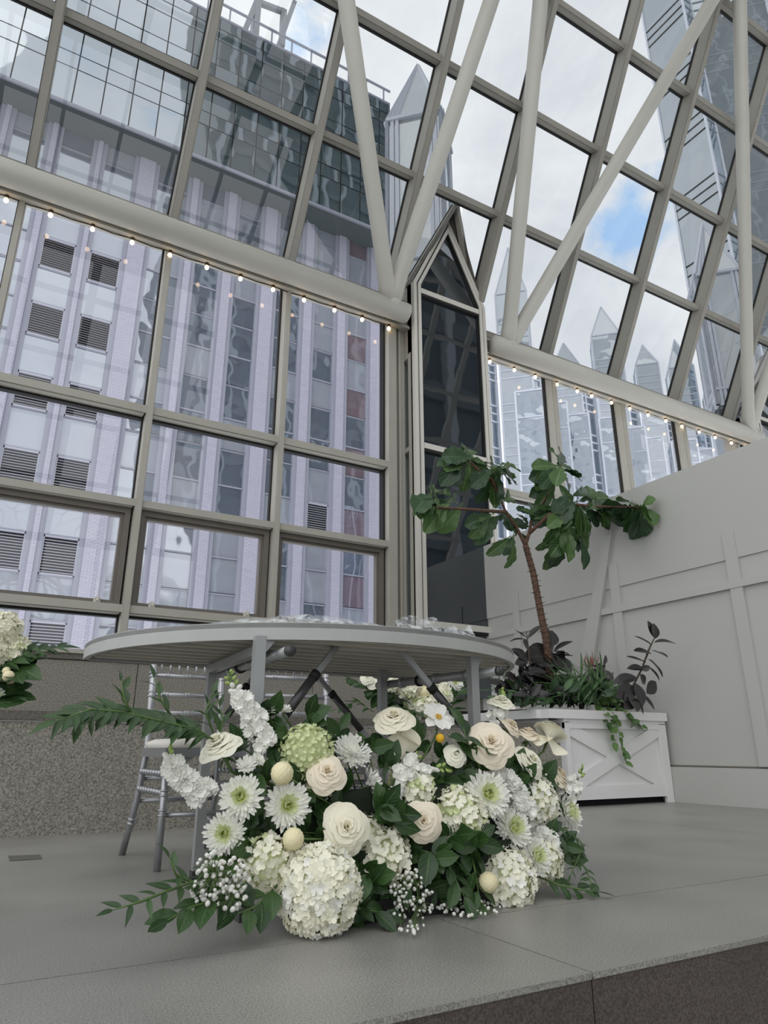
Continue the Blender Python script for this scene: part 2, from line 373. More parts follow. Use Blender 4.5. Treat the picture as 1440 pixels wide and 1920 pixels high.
# steel tube truss inside the roof
def cyl(a, b, r, n=24): return MB().tube([a, b], r, n)
CY, CZ, CR = 6.70, 5.98, 0.135
for a, b in [(-5.0, 4.22), (5.72, 12.0), (13.4, 16)]:
    mb = cyl((a, CY, CZ-.03), (b, CY, CZ-.03), CR, 32); mb.tube([(b-.02,CY,CZ-.03),(b+.03,CY,CZ-.03),(b+.045,CY,CZ-.03)], [CR, CR*.97, CR*.5], 32)
    obj('chord_tube', mb, m_tube, cl, True)
BN = [-3.73,-1.73,3.99,5.99,11.72,13.7]
TN = [-7.0,-2.95,.75,4.75,8.6,12.45]
def tubeAB(bx, tx, r=.105):
    a = Vector((bx, CY, CZ)); b = Vector((tx, 3.5, 12.5)); d = (b-a)
    mb = MB().tube([a, a+d*.03, a+d*.06, b], [r*1.25, r*1.12, r, r], 28); obj('brace_tube', mb, m_tube, cl, True)
for bx, tx in [(-3.73,-2.95),(-1.73,-2.95),(-1.73,.75),(3.99,.75),(3.99,4.8),(5.99,4.72),(5.99,8.68),(11.72,8.4),(11.72,12.45),(13.7,12.5)]: tubeAB(bx, tx)
obj('upper_chord_tube', cyl((-8,3.5,12.5), (15,3.5,12.5), .13), m_tube, cl, True)
for x in (3.99, 5.99, 11.72, -1.73):
    obj('weld_node', MB().sphere((x, CY, CZ+.03), .155, 24, 16), m_tube, cl, True)

# ================================================================ pointed glass columns
def gable_column(nm, x0, x1):
    w = thing(nm, ((x0+x1)/2, 6.9, 1.2), kind='structure'); yf = 6.73; xc = (x0+x1)/2; sh, ap = 6.55, 7.90; zb = 1.0
    def ring(ins, y0, y1, mt, nmn):
        # frame strips following the gable outline, inset by ins .. ins+wd
        for (i0, wd) in ins:
            k = (ap-sh)/(xc-x0); 
            def outl(d): 
                e = d*math.hypot(1, k)
                return [(x0+d, zb), (x0+d, sh - (e - k*d)), (xc, ap - e), (x1-d, sh - (e - k*d)), (x1-d, zb)]
            A = outl(i0); B = outl(i0+wd)
            for q in range(4):
                vs = []
                for y in (y0, y1):
                    vs += [(A[q][0], y, A[q][1]), (A[q+1][0], y, A[q+1][1]), (B[q+1][0], y, B[q+1][1]), (B[q][0], y, B[q][1])]
                obj(nmn, MB().add(vs, [(0,1,2,3),(7,6,5,4),(0,4,5,1),(1,5,6,2),(2,6,7,3),(3,7,4,0)]), mt, w)
    ring([(0.0,.05)], yf, yf+.10, m_white_al, 'outer_frame')
    ring([(0.05,.018)], yf+.02, yf+.09, m_black, 'frame_groove')
    ring([(0.068,.045)], yf-.01, yf+.09, m_white_al, 'inner_frame')
    ring([(0.113,.014)], yf+.01, yf+.07, m_black, 'inner_gasket')
    for z in (6.40, 4.06, 1.78):
        obj('transom', MB().box((x0+.12, yf-.005, z), (x1-.12, yf+.06, z+.075)), m_white_al, w)
        obj('transom_gasket', MB().box((x0+.12, yf+.005, z-.035), (x1-.12, yf+.06, z)), m_black, w)
    e = .12
    for a, b in [(1.0,1.78),(1.85,4.03),(4.13,6.37)]:
        obj('glass_pane', MB().add([(x0+e,yf+.045,a),(x1-e,yf+.045,a),(x1-e,yf+.045,b),(x0+e,yf+.045,b)], [(0,1,2,3)]), m_dark_glass, w)
    obj('gable_pane', MB().add([(x0+e,yf+.046,6.46),(x1-e,yf+.046,6.46),(xc,yf+.046,ap-e*2.2)], [(0,1,2)]), m_dark_glass, w)
    for x, s in ((x0, -1), (x1, 1)):   # side faces running back to the window wall
        xa, xb = (x-.0, x+.06) if s < 0 else (x-.06, x)
        obj('side_post', MB().box((xa, 6.83, zb), (xb, 6.90, sh)), m_beige, w); obj('side_post', MB().box((xa, 7.05, zb), (xb, 7.14, sh)), m_beige, w)
        obj('side_post', MB().box((xa+.0, 6.80, zb), (xb-.0, 6.83, sh)), m_black, w)
        for z in (5.42, 4.06, 1.78): obj('side_rail', MB().box((xa, 6.9, z), (xb, 7.05, z+.06)), m_beige, w)
        obj('side_head', MB().box((xa, 6.83, 5.48), (xb, 7.14, sh)), m_beige, w)
        xm = (xa+xb)/2
        obj('side_pane', MB().add([(xm,6.9,zb),(xm,7.05,zb),(xm,7.05,5.42),(xm,6.9,5.42)], [(0,1,2,3)]), m_dark_glass, w)
    obj('back_panel', MB().box((x0+.08, 6.95, zb), (x1-.08, 7.0, sh)), m_vent, w)
    # raking bars where the gable meets the sloping glass, dark soffits between bar and frame
    top = Vector((xc, 6.52, 7.98)); apz = ap+.02
    for x, lo in ((x0, Vector((x0+.02, 7.0, 6.6))), (x1, Vector((x1+.01, 6.98, 6.62)))):
        vs = [Vector((x, yf+.02, sh+.02)), Vector((xc, yf+.02, apz)), top, lo]
        obj('soffit_panel', MB().add(vs+[p+Vector((0,.02,.01)) for p in vs], [(0,1,2,3),(7,6,5,4),(0,4,5,1),(1,5,6,2),(2,6,7,3),(3,7,4,0)]), m_vent, w)
        obj('raking_bar', MB().bar(lo, top, .055, .09, (0,1,0)), m_steel, w)
        obj('raking_gasket', MB().bar(lo+Vector((0,.055,.02)), top+Vector((0,.055,.02)), .065, .02, (0,1,0)), m_black, w)
gable_column('wall_column', 4.39, 5.63)
gable_column('wall_column_far', 12.12, 13.36)

# ================================================================ white panelled wall on the right
wr = thing('wall_right', (5.45, 3, 0), kind='structure')
obj('wall_core', MB().box((5.44, -2.5, 0), (5.60, 6.95, 2.90)), m_wall, wr)
obj('upper_panel', MB().box((5.425, -2.5, 1.962), (5.44, 6.95, 2.90)), m_wall, wr)
obj('dado_rail', MB().box((5.405, -2.5, 1.71), (5.44, 6.95, 1.775)), m_wall, wr)
for y in (6.22, 4.72, 3.44, 1.5, 0.0):
    obj('wall_stile', MB().box((5.412, y-.055, .3), (5.441, y+.055, 2.2)), m_wall, wr)
v = [Vector((5.39,4.55,2.86)), Vector((5.39,4.62,2.86)), Vector((5.39,5.56,.60)), Vector((5.39,5.30,.60))]
obj('slanted_board', MB().add(v+[p+Vector((.05,0,0)) for p in v], [(0,1,2,3),(7,6,5,4),(0,4,5,1),(1,5,6,2),(2,6,7,3),(3,7,4,0)]), m_wall, wr)
bb = thing('baseboard_right', (5.42, 3, 0), kind='structure')
obj('base_board', MB().box((5.405, -2.5, 0), (5.44, 6.95, .285)), m_wall, bb)
obj('base_shadow_gap', MB().box((5.43, -2.5, .285), (5.441, 6.95, .30)), m_vent, bb)
# ================================================================ string lights
m_sock = mat('dark_bulb_socket', (52,36,28), .6)
m_bulb = bpy.data.materials.new('lit_bulb'); m_bulb.use_nodes = True
_b = m_bulb.node_tree.nodes['Principled BSDF']; _b.inputs['Base Color'].default_value = (1,.85,.6,1); _b.inputs['Emission Color'].default_value = (1,.66,.34,1); _b.inputs['Emission Strength'].default_value = 7.0
def light_string(xs, z, label):
    t = thing('light_string', (xs[0], 6.90, z), label, 'string lights', 'string lights along the header beam')
    pts = []
    for a, b in zip(xs, xs[1:]):
        pts += [(a, 6.905, z+.0), ((a+b)/2, 6.915, z-.008)]
    pts.append((xs[-1], 6.905, z)); obj('cord', MB().tube(pts, .006, 6), m_sock, t, True)
    sm = MB().tube([(0,0,.012),(0,0,-.03)], [.021,.019], 12).mesh('socket', m_sock, True)
    bm = MB().tube([(0,0,-.028),(0,0,-.045),(0,0,-.065),(0,0,-.078),(0,0,-.083)], [.013,.023,.023,.014,.003], 12).mesh('bulb', m_bulb, True)
    for x in xs:
        M = Matrix.Translation((x, 6.90, z)); b = part('bulb', bm, t, M); part('socket', sm, b, M)
kx = 6.90/4.6
light_string([x*kx for x in (-.9,-.61,-.326,-.047,.232,.509,.787,1.072,1.346,1.623,1.9,2.184,2.455,2.727)], 5.835, 'string of warm round bulbs under the tube beam left of the dark pointed glass column')
light_string([x*kx for x in (3.87,4.179,4.452,4.75,5.037,5.248,5.547,5.833,6.13,6.429,6.71,7.021,7.321,7.634,7.933)], 5.845, 'string of warm round bulbs under the tube beam right of the dark pointed glass column')

# ================================================================ exterior: grey brick office building
m_fac = bpy.data.materials.new('pale_grey_brick'); m_fac.use_nodes = True
t = m_fac.node_tree; p_ = t.nodes['Principled BSDF']; co = N('ShaderNodeTexCoord', t); mpn = N('ShaderNodeMapping', t); mpn.inputs['Rotation'].default_value = (PI/2, 0, 0)
br = N('ShaderNodeTexBrick', t); br.inputs['Scale'].default_value = 1.0; br.inputs['Brick Width'].default_value = .26; br.inputs['Row Height'].default_value = .085; br.inputs['Mortar Size'].default_value = .009
br.inputs['Color1'].default_value = lin(186,185,199); br.inputs['Color2'].default_value = lin(178,177,192); br.inputs['Mortar'].default_value = lin(150,149,163)
t.links.new(co.outputs['Object'], mpn.inputs[0]); t.links.new(mpn.outputs[0], br.inputs['Vector']); t.links.new(br.outputs['Color'], p_.inputs['Base Color']); p_.inputs['Roughness'].default_value = .9
m_jamb = mat('grey_window_jamb', (150,151,164), .6)
m_offg = mirrormat('office_window_glass', (96,102,116), .34, .16, .30)
m_offg2 = mirrormat('office_window_blind', (150,154,164), .18, .10, .3)
m_offr = mirrormat('office_red_curtain', (118,98,106), .22, .1, .3)
m_louv = mat('louvre_slat', (176,176,188), .5); m_void = mat('louvre_void', (20,20,26), .9)
m_soff = mat('dark_grey_soffit', (84,92,94), .7)
YB = 30.0
off = thing('office_building', (6, YB, 0), 'pale grey brick office building with louvre columns behind the left windows', 'building')
cols = [(-8.9,-7.55,'l'),(-6.9,-5.6,'l'),(-4.5,-3.1,'g'),(-2.45,-1.1,'g'),(-.40,.96,'l'),(1.60,2.94,'l'),(4.14,5.63,'g'),(6.39,7.59,'g'),(8.47,9.69,'g'),(10.79,12.15,'g'),(13.04,14.2,'g'),(15.1,16.3,'r')]
xs = -11.0
for a, b, k in cols + [(17.3, 17.3, '')]:
    obj('brick_pier', MB().box((xs, YB-.12, -4), (a-.22 if k else a, YB+.5, 29.0)), m_fac, off)
    xs = b+.22
obj('wall_core', MB().box((-11, YB+.35, -4), (17.3, YB+6, 29.0)), m_void, off)
random.seed(3)
slat = None
for ci, (a, b, k) in enumerate(cols):
    for x0, x1 in ((a-.22, a), (b, b+.22)):
        obj('window_jamb', MB().box((x0, YB-.04, -4), (x1, YB+.4, 29.0)), m_jamb, off)
    for n in range(-5, 4):
        z0 = 15.56 + 3.47*n
        if z0 < -2.5: continue
        zt = 17.41 + 3.47*n; z1 = 19.03 + 3.47*n
        gm = m_offg if k != 'r' else (m_offg if True else m_offr)
        w = obj('window', MB().box((a, YB+.02, z0), (b, YB+.10, z0+.07)), m_jamb, off); obj('head_bar', MB().box((a, YB+.02, zt-.05), (b, YB+.10, zt)), m_jamb, w)
        obj('pane', MB().box((a, YB+.08, z0+.07), (b, YB+.12, min(zt-.05, 28.9))), random.choice([m_offg, m_offg, m_offg2]), w)
        obj('shade_gap', MB().box((a, YB+.03, zt-.02), (b, YB+.09, zt+.03)), m_void, w)
        if (k == 'l' and n < 3) or (k == 'g' and ci == 10 and n == -2):
            if 1:
                f = MB().box((a, YB, zt), (b, YB+.10, zt+.07)).box((a, YB, z1-.07), (b, YB+.10, z1)).box((a, YB, zt), (a+.05, YB+.10, z1)).box((b-.05, YB, zt), (b, YB+.10, z1))
                lv = obj('louvre', f, m_louv, off); obj('louvre_back', MB().box((a+.05, YB+.12, zt+.07), (b-.05, YB+.16, z1-.07)), m_void, lv)
                sl = MB()
                for q in range(12):
                    z = zt+.12+q*(z1-zt-.2)/12
                    sl.add([(a+.05,YB+.01,z),(b-.05,YB+.01,z),(b-.05,YB+.10,z+.062),(a+.05,YB+.10,z+.062),(a+.05,YB+.01,z-.012),(b-.05,YB+.01,z-.012)], [(0,1,2,3),(4,5,1,0)])
                obj('louvre_slats', sl, m_louv, lv, kind='stuff')
        else:
            gm = m_offr if (k == 'r') else random.choice([m_offg, m_offg2, m_offg])
            obj('pane', MB().box((a, YB+.08, zt+.03), (b, YB+.12, min(z1-.02, 28.84))), gm, w)
# projecting glass storeys above
YC = 28.5; ZB0, ZT0 = 29.0, 39.0
m_cur = mirrormat('curtain_wall_glass', (60,76,80), .50, .10, .22, ior=1.6)
obj('soffit', MB().box((-11, YC+.1, 28.85), (17.0, YB+6, 29.0)), m_soff, off)
obj('soffit_edge', MB().box((-11, YC-.02, 28.86), (17.0, YC+.12, 29.02)), m_jamb, off)
gx = [-2.87+1.275*i for i in range(-6, 16)] + [17.0]; gz = [29.0,31.1,32.0,33.75,34.6,35.5,37.3,38.2,39.0]
for i in range(len(gx)-1):
    for j in range(len(gz)-1):
        if gx[i+1]-gx[i] < .1: continue
        dz = random.uniform(-.012,.012); dx = random.uniform(-.01,.01)
        a, b, c, d = gx[i]+.03, gx[i+1]-.03, gz[j]+.03, gz[j+1]-.03
        obj('curtain_pane', MB().add([(a,YC+dz,c),(b,YC+dx,c),(b,YC+dx-dz,d),(a,YC,d)], [(0,1,2,3)]), m_cur, off)
obj('pane_backing', MB().box((-11, YC+.06, 29.02), (17.0, YC+.3, 38.95)), m_void, off)
obj('roof_edge', MB().box((-11, YC-.05, 39.0), (17.0, YC+.5, 39.12)), m_jamb, off)
rl = MB().box((-11, YC-.1, 40.0), (17.0, YC+.0, 40.12))
obj('roof_rail', rl, m_jamb, off)
for i in range(23):
    obj('rail_post', MB().box((-11+1.25*i, YC-.06, 39.1), (-11+1.25*i+.08, YC+.0, 40.0)), m_jamb, off)
obj('side_wall', MB().box((16.95, YC, 29.0), (17.02, YB+6, 39.0)), m_cur, off)
m_rst = mat('rooftop_steel', (150,156,160), .6)
fr = thing('rooftop_frame', (7, 29.2, 39.1), 'grey steel braced frame standing on the roof of the office building', 'steel frame')
def RP(x, y): return at(x, y, 29.2)
for p, q, w in [((455,68),(490,-20),.30),((478,72),(486,-20),.34),((478,2),(530,22),.28),((528,88),(532,20),.32),((520,92),(552,4),.26),((530,22),(600,50),.01)]:
    if w > .05: obj('frame_member', MB().bar(RP(*p), RP(*q), w, w, (0,1,0)), m_rst, fr)

# a taller city block behind the viewer, seen mirrored in the glass storeys
m_city = mat('city_block', (70,84,88), .5, two=(48,58,62), vscale=.05)
cb = thing('city_block', (35, -43, 0), 'grey city block standing behind the viewer', 'building')
obj('block_wall', MB().box((19, -60, -4), (52, -26, 150)), m_city, cb)
for i in range(24): obj('block_ledge', MB().box((18.8, -25.9, 2+6*i), (52, -25.6, 3.4+6*i)), m_soff, cb)
for i in range(8): obj('block_fin', MB().box((20+4.2*i, -26, -4), (20.7+4.2*i, -25.3, 150)), m_rst, cb)

# ================================================================ exterior: faceted glass buildings with spires
m_pg = mirrormat('spire_glass', (96,108,120), .30, .14, .35)
m_pgd = mirrormat('pale_spire_glass', (150,156,160), .25, .1, .35)
m_pf = mat('white_metal_frame', (214,218,228), .4)
def pier(cx, cy, r, z0, zs, za, parent, rot=PI/4, lv=None, m=m_pg, fw=.16):
    c = [Vector((cx+r*math.cos(rot*0+PI/2*k), cy+r*math.sin(PI/2*k), 0)) for k in range(4)]
    for k in range(4):
        a, b = c[k], c[(k+1) % 4]
        obj('pier_glass', MB().add([(a.x,a.y,z0),(b.x,b.y,z0),(b.x,b.y,zs),(a.x,a.y,zs)], [(0,1,2,3)]), m, parent)
        mid = (a+b)/2
        obj('spire_glass', MB().add([(a.x,a.y,zs),(b.x,b.y,zs),(cx,cy,za)], [(0,1,2)]), m_pgd, parent)
        f = MB().bar((a.x,a.y,z0), (a.x,a.y,zs), fw, fw, (1,1,0)).bar((a.x,a.y,zs), (cx,cy,za), fw*.8, fw*.8, (1,0,0))
        if k in (2, 3):
            for z in (lv or []): f.bar((a.x,a.y,z), (b.x,b.y,z), fw*.6, fw*.6)
        f.bar((a.x,a.y,zs), (b.x,b.y,zs), fw*.8, fw*.8)
        obj('pier_frame', f, m_pf, parent)
sb = thing('glass_building', (48, 40, 0), 'glass building with a row of pointed spires behind the right windows', 'building')
Lv = [14.5+3.9*i+d for i in range(-4, 6) for d in (0, .75, 1.5)]
for cx, r, zs, za in [(36.6,1.9,38.6,44.5),(42.6,1.6,33.2,36.2),(48.3,1.85,38.2,42.2),(53.9,1.5,36.8,39.6),(59.3,1.7,38.0,42.0),(65.2,1.7,37,41),(71,1.7,38,42)]:
    pier(cx, 40, r, -3, zs, za, sb, lv=[z for z in Lv if z < zs])
for i, (a, b) in enumerate([(30,34.7),(38.5,41.0),(44.2,46.5),(50.1,52.4),(55.4,57.6),(61,63.5),(66.9,69.3),(72.7,80)]):
    zt = 34.0
    obj('wall_glass', MB().box((a, 40.6, -3), (b, 41.0, zt)), m_pg, sb)
    f = MB()
    for z in Lv:
        if z < zt: f.box((a, 40.5, z), (b, 40.62, z+.14))
    n = 2
    for q in range(n+1): f.box((a+(b-a)*q/n-.07, 40.45, -3), (a+(b-a)*q/n+.07, 40.62, zt))
    f.box((a, 40.45, zt), (b, 41.0, zt+.3))
    obj('wall_frame', f, m_pf, sb)
# small dormer gables between the big ones make the facade zigzag near the windows
m_ann = mirrormat('annex_glass', (92,106,124), .22, .5, .8)
nb = thing('glass_annex', (20, 20, 0), 'low zigzag glass annex framed in white bars close behind the right windows', 'building')
for i, cx in enumerate([19.9+1.75*j for j in range(12)]):
    pier(cx, 21+.35*(i % 3), .87, -3, 15.6, 16.0, nb, lv=[z for z in (2,2.6,3.2,6,6.6,7.2,10.6,11.1,11.6,14.3) ], m=m_ann, fw=.085)
# slender tower at upper right: zigzag plan
tw = thing('glass_tower', (60, 31, 0), 'tall faceted mirror glass tower cut off by the upper right edge', 'building')
pl = [(57.1,36),(57.1,31),(58.7,31.0),(64.0,25.7),(66.0,25.7),(71.0,20.7),(73,20.7),(80,13.7)]
Zs = []
z = 20.0
while z < 150: Zs += [z, z+1.2, z+2.4]; z += 8.4
for (a, b), mt in zip(zip(pl, pl[1:]), [m_pgd, m_pg, m_pgd, m_pg, m_pgd, m_pg, m_pgd]):
    obj('facet_glass', MB().add([(a[0],a[1],-3),(b[0],b[1],-3),(b[0],b[1],150),(a[0],a[1],150)], [(0,1,2,3)]), mt, tw)
    f = MB().bar((a[0],a[1],-3), (a[0],a[1],150), .22, .22)
    obj('corner_fin', f, m_pf, tw)
    for z in Zs:
        obj('floor_bar', MB().bar((a[0]-.03,a[1]-.03,z), (b[0]-.03,b[1]-.03,z), .10, .10), m_black if abs(a[0]-b[0]) < .1 else m_rst, tw)
# pinnacles of the two pointed columns, outside the roof glass
def pinnacle(cx, cy, r, z0, zs, za, label):
    t = thing('pinnacle', (cx, cy, z0), label, 'pinnacle', None)
    c = [Vector((cx+r*math.cos(PI/2*k), cy+r*math.sin(PI/2*k), 0)) for k in range(4)]
    for k in range(4):
        a, b = c[k], c[(k+1) % 4]; mid = (a+b)/2; zp = zs + (za-zs)*.62
        g = MB().add([(a.x,a.y,z0),(b.x,b.y,z0),(b.x,b.y,zs),(a.x,a.y,zs)], [(0,1,2,3)])
        obj('side_glass', g, m_ping, t)
        obj('spire_pane', MB().add([(a.x,a.y,zs),(b.x,b.y,zs),(cx,cy,za)], [(0,1,2)]), m_ping, t)
        f = MB()
        for sx in (0, .09, .17):
            u = (b-a).normalized(); e = a+u*sx; g2 = b-u*sx
            f.bar((e.x,e.y,z0), (e.x,e.y,zs), .055, .07, (1,1,0)); f.bar((g2.x,g2.y,z0), (g2.x,g2.y,zs), .055, .07, (1,1,0))
            tp = Vector((cx, cy, za-.25*sx)); f.bar((e.x,e.y,zs), tp, .05, .06, (1,0,0))
        f.bar((a.x,a.y,zs-.05), (b.x,b.y,zs-.05), .12, .06); f.bar((a.x,a.y,zs-2.8), (b.x,b.y,zs-2.8), .08, .06)
        obj('white_frame', f, m_pf, t)
    obj('spire_cap', MB().add([(cx-.1,cy,za-.28),(cx,cy-.1,za-.28),(cx+.1,cy,za-.28),(cx,cy+.1,za-.28),(cx,cy,za+.05)], [(0,1,4),(1,2,4),(2,3,4),(3,0,4)]), m_pf, t)
m_ping = mirrormat('pinnacle_glass', (172,176,178), .16, .05, 1.0)
pinnacle(5.01, 7.44, .62, 7.0, 10.15, 11.75, 'white framed glass pinnacle outside the roof above the dark pointed column')
pinnacle(5.95, 8.35, .42, 7.2, 9.9, 11.2, 'narrow white framed pinnacle just right of the big pinnacle outside the roof')
pinnacle(12.74, 7.44, .62, 7.0, 10.15, 11.75, 'white framed glass pinnacle outside the roof near the right edge')

# ================================================================ half-round folding table
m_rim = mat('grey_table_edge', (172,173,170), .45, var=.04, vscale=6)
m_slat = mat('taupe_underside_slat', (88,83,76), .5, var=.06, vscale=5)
m_gap = mat('slat_joint', (206,202,190), .5)
m_leg = mat('grey_table_steel', (164,166,166), .38, .3)
m_sleeve = mat('dark_brace_sleeve', (70,70,70), .35, .3)
TX, TY, TR_, TZ = 1.196, 2.705, .856, .74
tb = thing('banquet_table', (TX, TY, 0), 'grey half-round folding table with slatted underside standing behind the flowers', 'table')
YBK = 2.80
a0 = math.asin((YBK-TY)/TR_)
arc = [(TX+TR_*math.cos(a), TY+TR_*math.sin(a)) for a in [(-PI-a0)+(PI+2*a0)*i/64 for i in range(65)]]
rim = MB(); n = len(arc)
for th, z0, z1 in ((.018, TZ, TZ+.052),):
    inner = [(TX+(TR_-th)*math.cos(a), TY+(TR_-th)*math.sin(a)) for a in [(-PI-a0)+(PI+2*a0)*i/64 for i in range(65)]]
    vs = [(x,y,z0) for x,y in arc]+[(x,y,z1) for x,y in arc]+[(x,y,z0) for x,y in inner]+[(x,y,z1) for x,y in inner]
    fs = []
    for i in range(n-1): fs += [(i,i+1,n+i+1,n+i),(2*n+i,3*n+i,3*n+i+1,2*n+i+1),(i,2*n+i,2*n+i+1,i+1),(n+i,n+i+1,3*n+i+1,3*n+i)]
    rim.add(vs, fs)
rim.box((arc[0][0], YBK-.02, TZ), (arc[-1][0], YBK, TZ+.052))
obj('edge_band', rim, m_rim, tb)
obj('tabletop', MB().prism(arc, TZ+.036, TZ+.050), m_rim, tb)
y = YBK-.02; k = 0
while y-.088 > TY-TR_+.02:
    y0 = y-.088
    ym = min(y0, TY) if y0 < TY else y0
    far = max(abs(y-TY), abs(y0-TY)); w = math.sqrt(max(.0004, (TR_-.02)**2-min(far, TR_-.03)**2))
    near_ = min(abs(y-TY), abs(y0-TY)); w2 = math.sqrt(max(.0004, (TR_-.02)**2-near_**2))
    wl0 = math.sqrt(max(.0004, (TR_-.02)**2-min(abs(y-TY), TR_-.021)**2)); wl1 = math.sqrt(max(.0004, (TR_-.02)**2-min(abs(y0-TY), TR_-.021)**2))
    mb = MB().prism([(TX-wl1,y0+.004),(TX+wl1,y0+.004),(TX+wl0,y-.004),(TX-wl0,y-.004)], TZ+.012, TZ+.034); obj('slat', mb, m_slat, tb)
    obj('slat_joint', MB().box((TX-wl1+.01, y0-.007, TZ+.001), (TX+wl1-.01, y0+.007, TZ+.012)), m_gap, tb)
    y = y0
def bar_(name, p, q, w, d, m, up=(0,1,0), parent=tb): return obj(name, MB().bar(p, q, w, d, up), m, parent)
LG = {'LF': (.728,1.99), 'LB': (.79,2.66), 'RF': (1.525,2.0), 'RB': (1.505,2.60)}
for k_, (x, y) in LG.items():
    l = bar_('leg', (x, y, .012), (x, y, TZ+.01), .032, .030, m_leg)
    obj('foot_cap', MB().box((x-.019, y-.018, 0), (x+.019, y+.018, .03)), m_sleeve, l)
    bv = MB().add([(x,y-.004,.68),(x+.05,y-.004,TZ),(x,y-.004,TZ),(x,y+.004,.68),(x+.05,y+.004,TZ),(x,y+.004,TZ)], [(0,1,2),(5,4,3),(0,3,4,1)])
    obj('gusset', bv, m_leg, l)
def crosstube(p, q):
    p = Vector(p); q = Vector(q); t_ = obj('hinge_tube', MB().tube([p, q], .016, 16), m_leg, tb, True)
    obj('end_cap', MB().tube([p+(p-q).normalized()*.012, p], 0.0175, 16), m_sleeve, t_, True)
    for f in (.2, .45, .75):
        c = p.lerp(q, f); obj('tube_clamp', MB().tube([c, c+(q-p).normalized()*.02], .021, 16), m_leg, t_, True)
    c = p.lerp(q, .6); obj('black_stop', MB().tube([c, c+(q-p).normalized()*.012], .0225, 16), m_black, t_, True)
crosstube((.80,1.93,.705), (.83,2.72,.705)); crosstube((1.60,1.95,.69), (1.53,2.68,.69))
def brace(p, q, f0, f1):
    p = Vector(p); q = Vector(q); b = obj('brace', MB().bar(p, q, .019, .014, (0,1,0)), m_leg, tb)
    obj('brace_sleeve', MB().tube([p.lerp(q,f0), p.lerp(q,f1)], .0145, 16), m_sleeve, b, True)
    obj('sleeve_collar', MB().tube([p.lerp(q,f0-.02), p.lerp(q,f0+.04)], .0165, 16), m_black, b, True)
brace((1.02,2.06,TZ+.01), (.775,1.985,.47), .35, .80)
brace((1.24,2.02,TZ+.01), (1.52,2.0,.46), .42, .82)
brace((1.22,2.70,TZ+.01), (1.46,2.62,.46), .35, .85)
bar_('stretcher_bar', (.78,2.62,.715), (.745,2.05,.715), .028, .028, m_leg, (0,0,1))
brace((1.0,2.70,TZ+.01), (.83,2.66,.50), .35, .8)
# clear plastic sheet and dark bundle lying on the table
m_film = bpy.data.materials.new('clear_film'); m_film.use_nodes = True
t = m_film.node_tree; t.nodes.clear(); o_ = N('ShaderNodeOutputMaterial', t); tr = N('ShaderNodeBsdfTransparent', t); pr = N('ShaderNodeBsdfPrincipled', t); pr.inputs['Base Color'].default_value = (.85,.88,.9,1); pr.inputs['Roughness'].default_value = .12
mx = N('ShaderNodeMixShader', t); co = N('ShaderNodeTexCoord', t); nn = N('ShaderNodeTexNoise', t, i_Scale=22.0, i_Detail=5.0, i_Distortion=1.5); rr = N('ShaderNodeMapRange', t); rr.inputs['From Min'].default_value = .42; rr.inputs['From Max'].default_value = .62; rr.inputs['To Min'].default_value = .08; rr.inputs['To Max'].default_value = .55
t.links.new(co.outputs['Object'], nn.inputs['Vector']); t.links.new(nn.outputs['Fac'], rr.inputs['Value']); t.links.new(rr.outputs[0], mx.inputs[0]); t.links.new(tr.outputs[0], mx.inputs[1]); t.links.new(pr.outputs[0], mx.inputs[2]); t.links.new(mx.outputs[0], o_.inputs['Surface'])
def sheet(path, zmax, depth_, seed):
    def fn(u, v):
        i = u*(len(path)-1); a = int(min(i, len(path)-2)); f = i-a
        x = path[a][0]*(1-f)+path[a+1][0]*f; y = path[a][1]*(1-f)+path[a+1][1]*f; h = 1.3*(path[a][2]*(1-f)+path[a+1][2]*f)
        nz_ = noise.noise(Vector((u*10+seed, v*3, seed))); n2 = noise.noise(Vector((u*30, v*8, seed*2)))
        z = TZ+.054 + h*math.sin(PI*min(1, v*1.0+.02))*(1+.35*nz_) + .006*abs(n2)*(.3+h*14)
        return (x+.012*nz_, y+v*depth_+.01*n2, z)
    return MB().grid(fn, 48, 9)
single('plastic_sheet', sheet([(.52,2.30,.004),(.66,2.13,.018),(.78,2.03,.028),(.90,1.96,.036),(.98,1.94,.032),(1.10,1.92,.018),(1.20,1.91,.012)], .03, .16, 3.1), m_film, 'crumpled clear plastic sheet lying along the front of the half-round table', 'plastic sheet', smooth=True)
def pad(u, v):
    x = 1.17+u*.30; y = 1.94+v*.20; hh = .036*math.sin(PI*u)**.6*math.sin(PI*v)**.5 if 0 < u < 1 and 0 < v < 1 else 0
    return (x+.02*math.sin(v*5), y, TZ+.053+hh*(1+.3*noise.noise(Vector((u*6, v*6, 2)))))
single('dark_bundle', MB().grid(pad, 24, 12), mat('navy_black_fabric', (34,35,42), .5), 'dark folded bundle under the plastic on the right part of the table', 'bundle', smooth=True)
single('plastic_bag', sheet([(1.17,1.915,.030),(1.25,1.91,.045),(1.34,1.915,.045),(1.40,1.93,.026),(1.46,1.96,.040),(1.52,1.99,.030),(1.565,2.01,.055)], .03, .12, 7.7), m_film, 'crumpled clear plastic bag peaking up at the right end of the table', 'plastic bag', smooth=True)

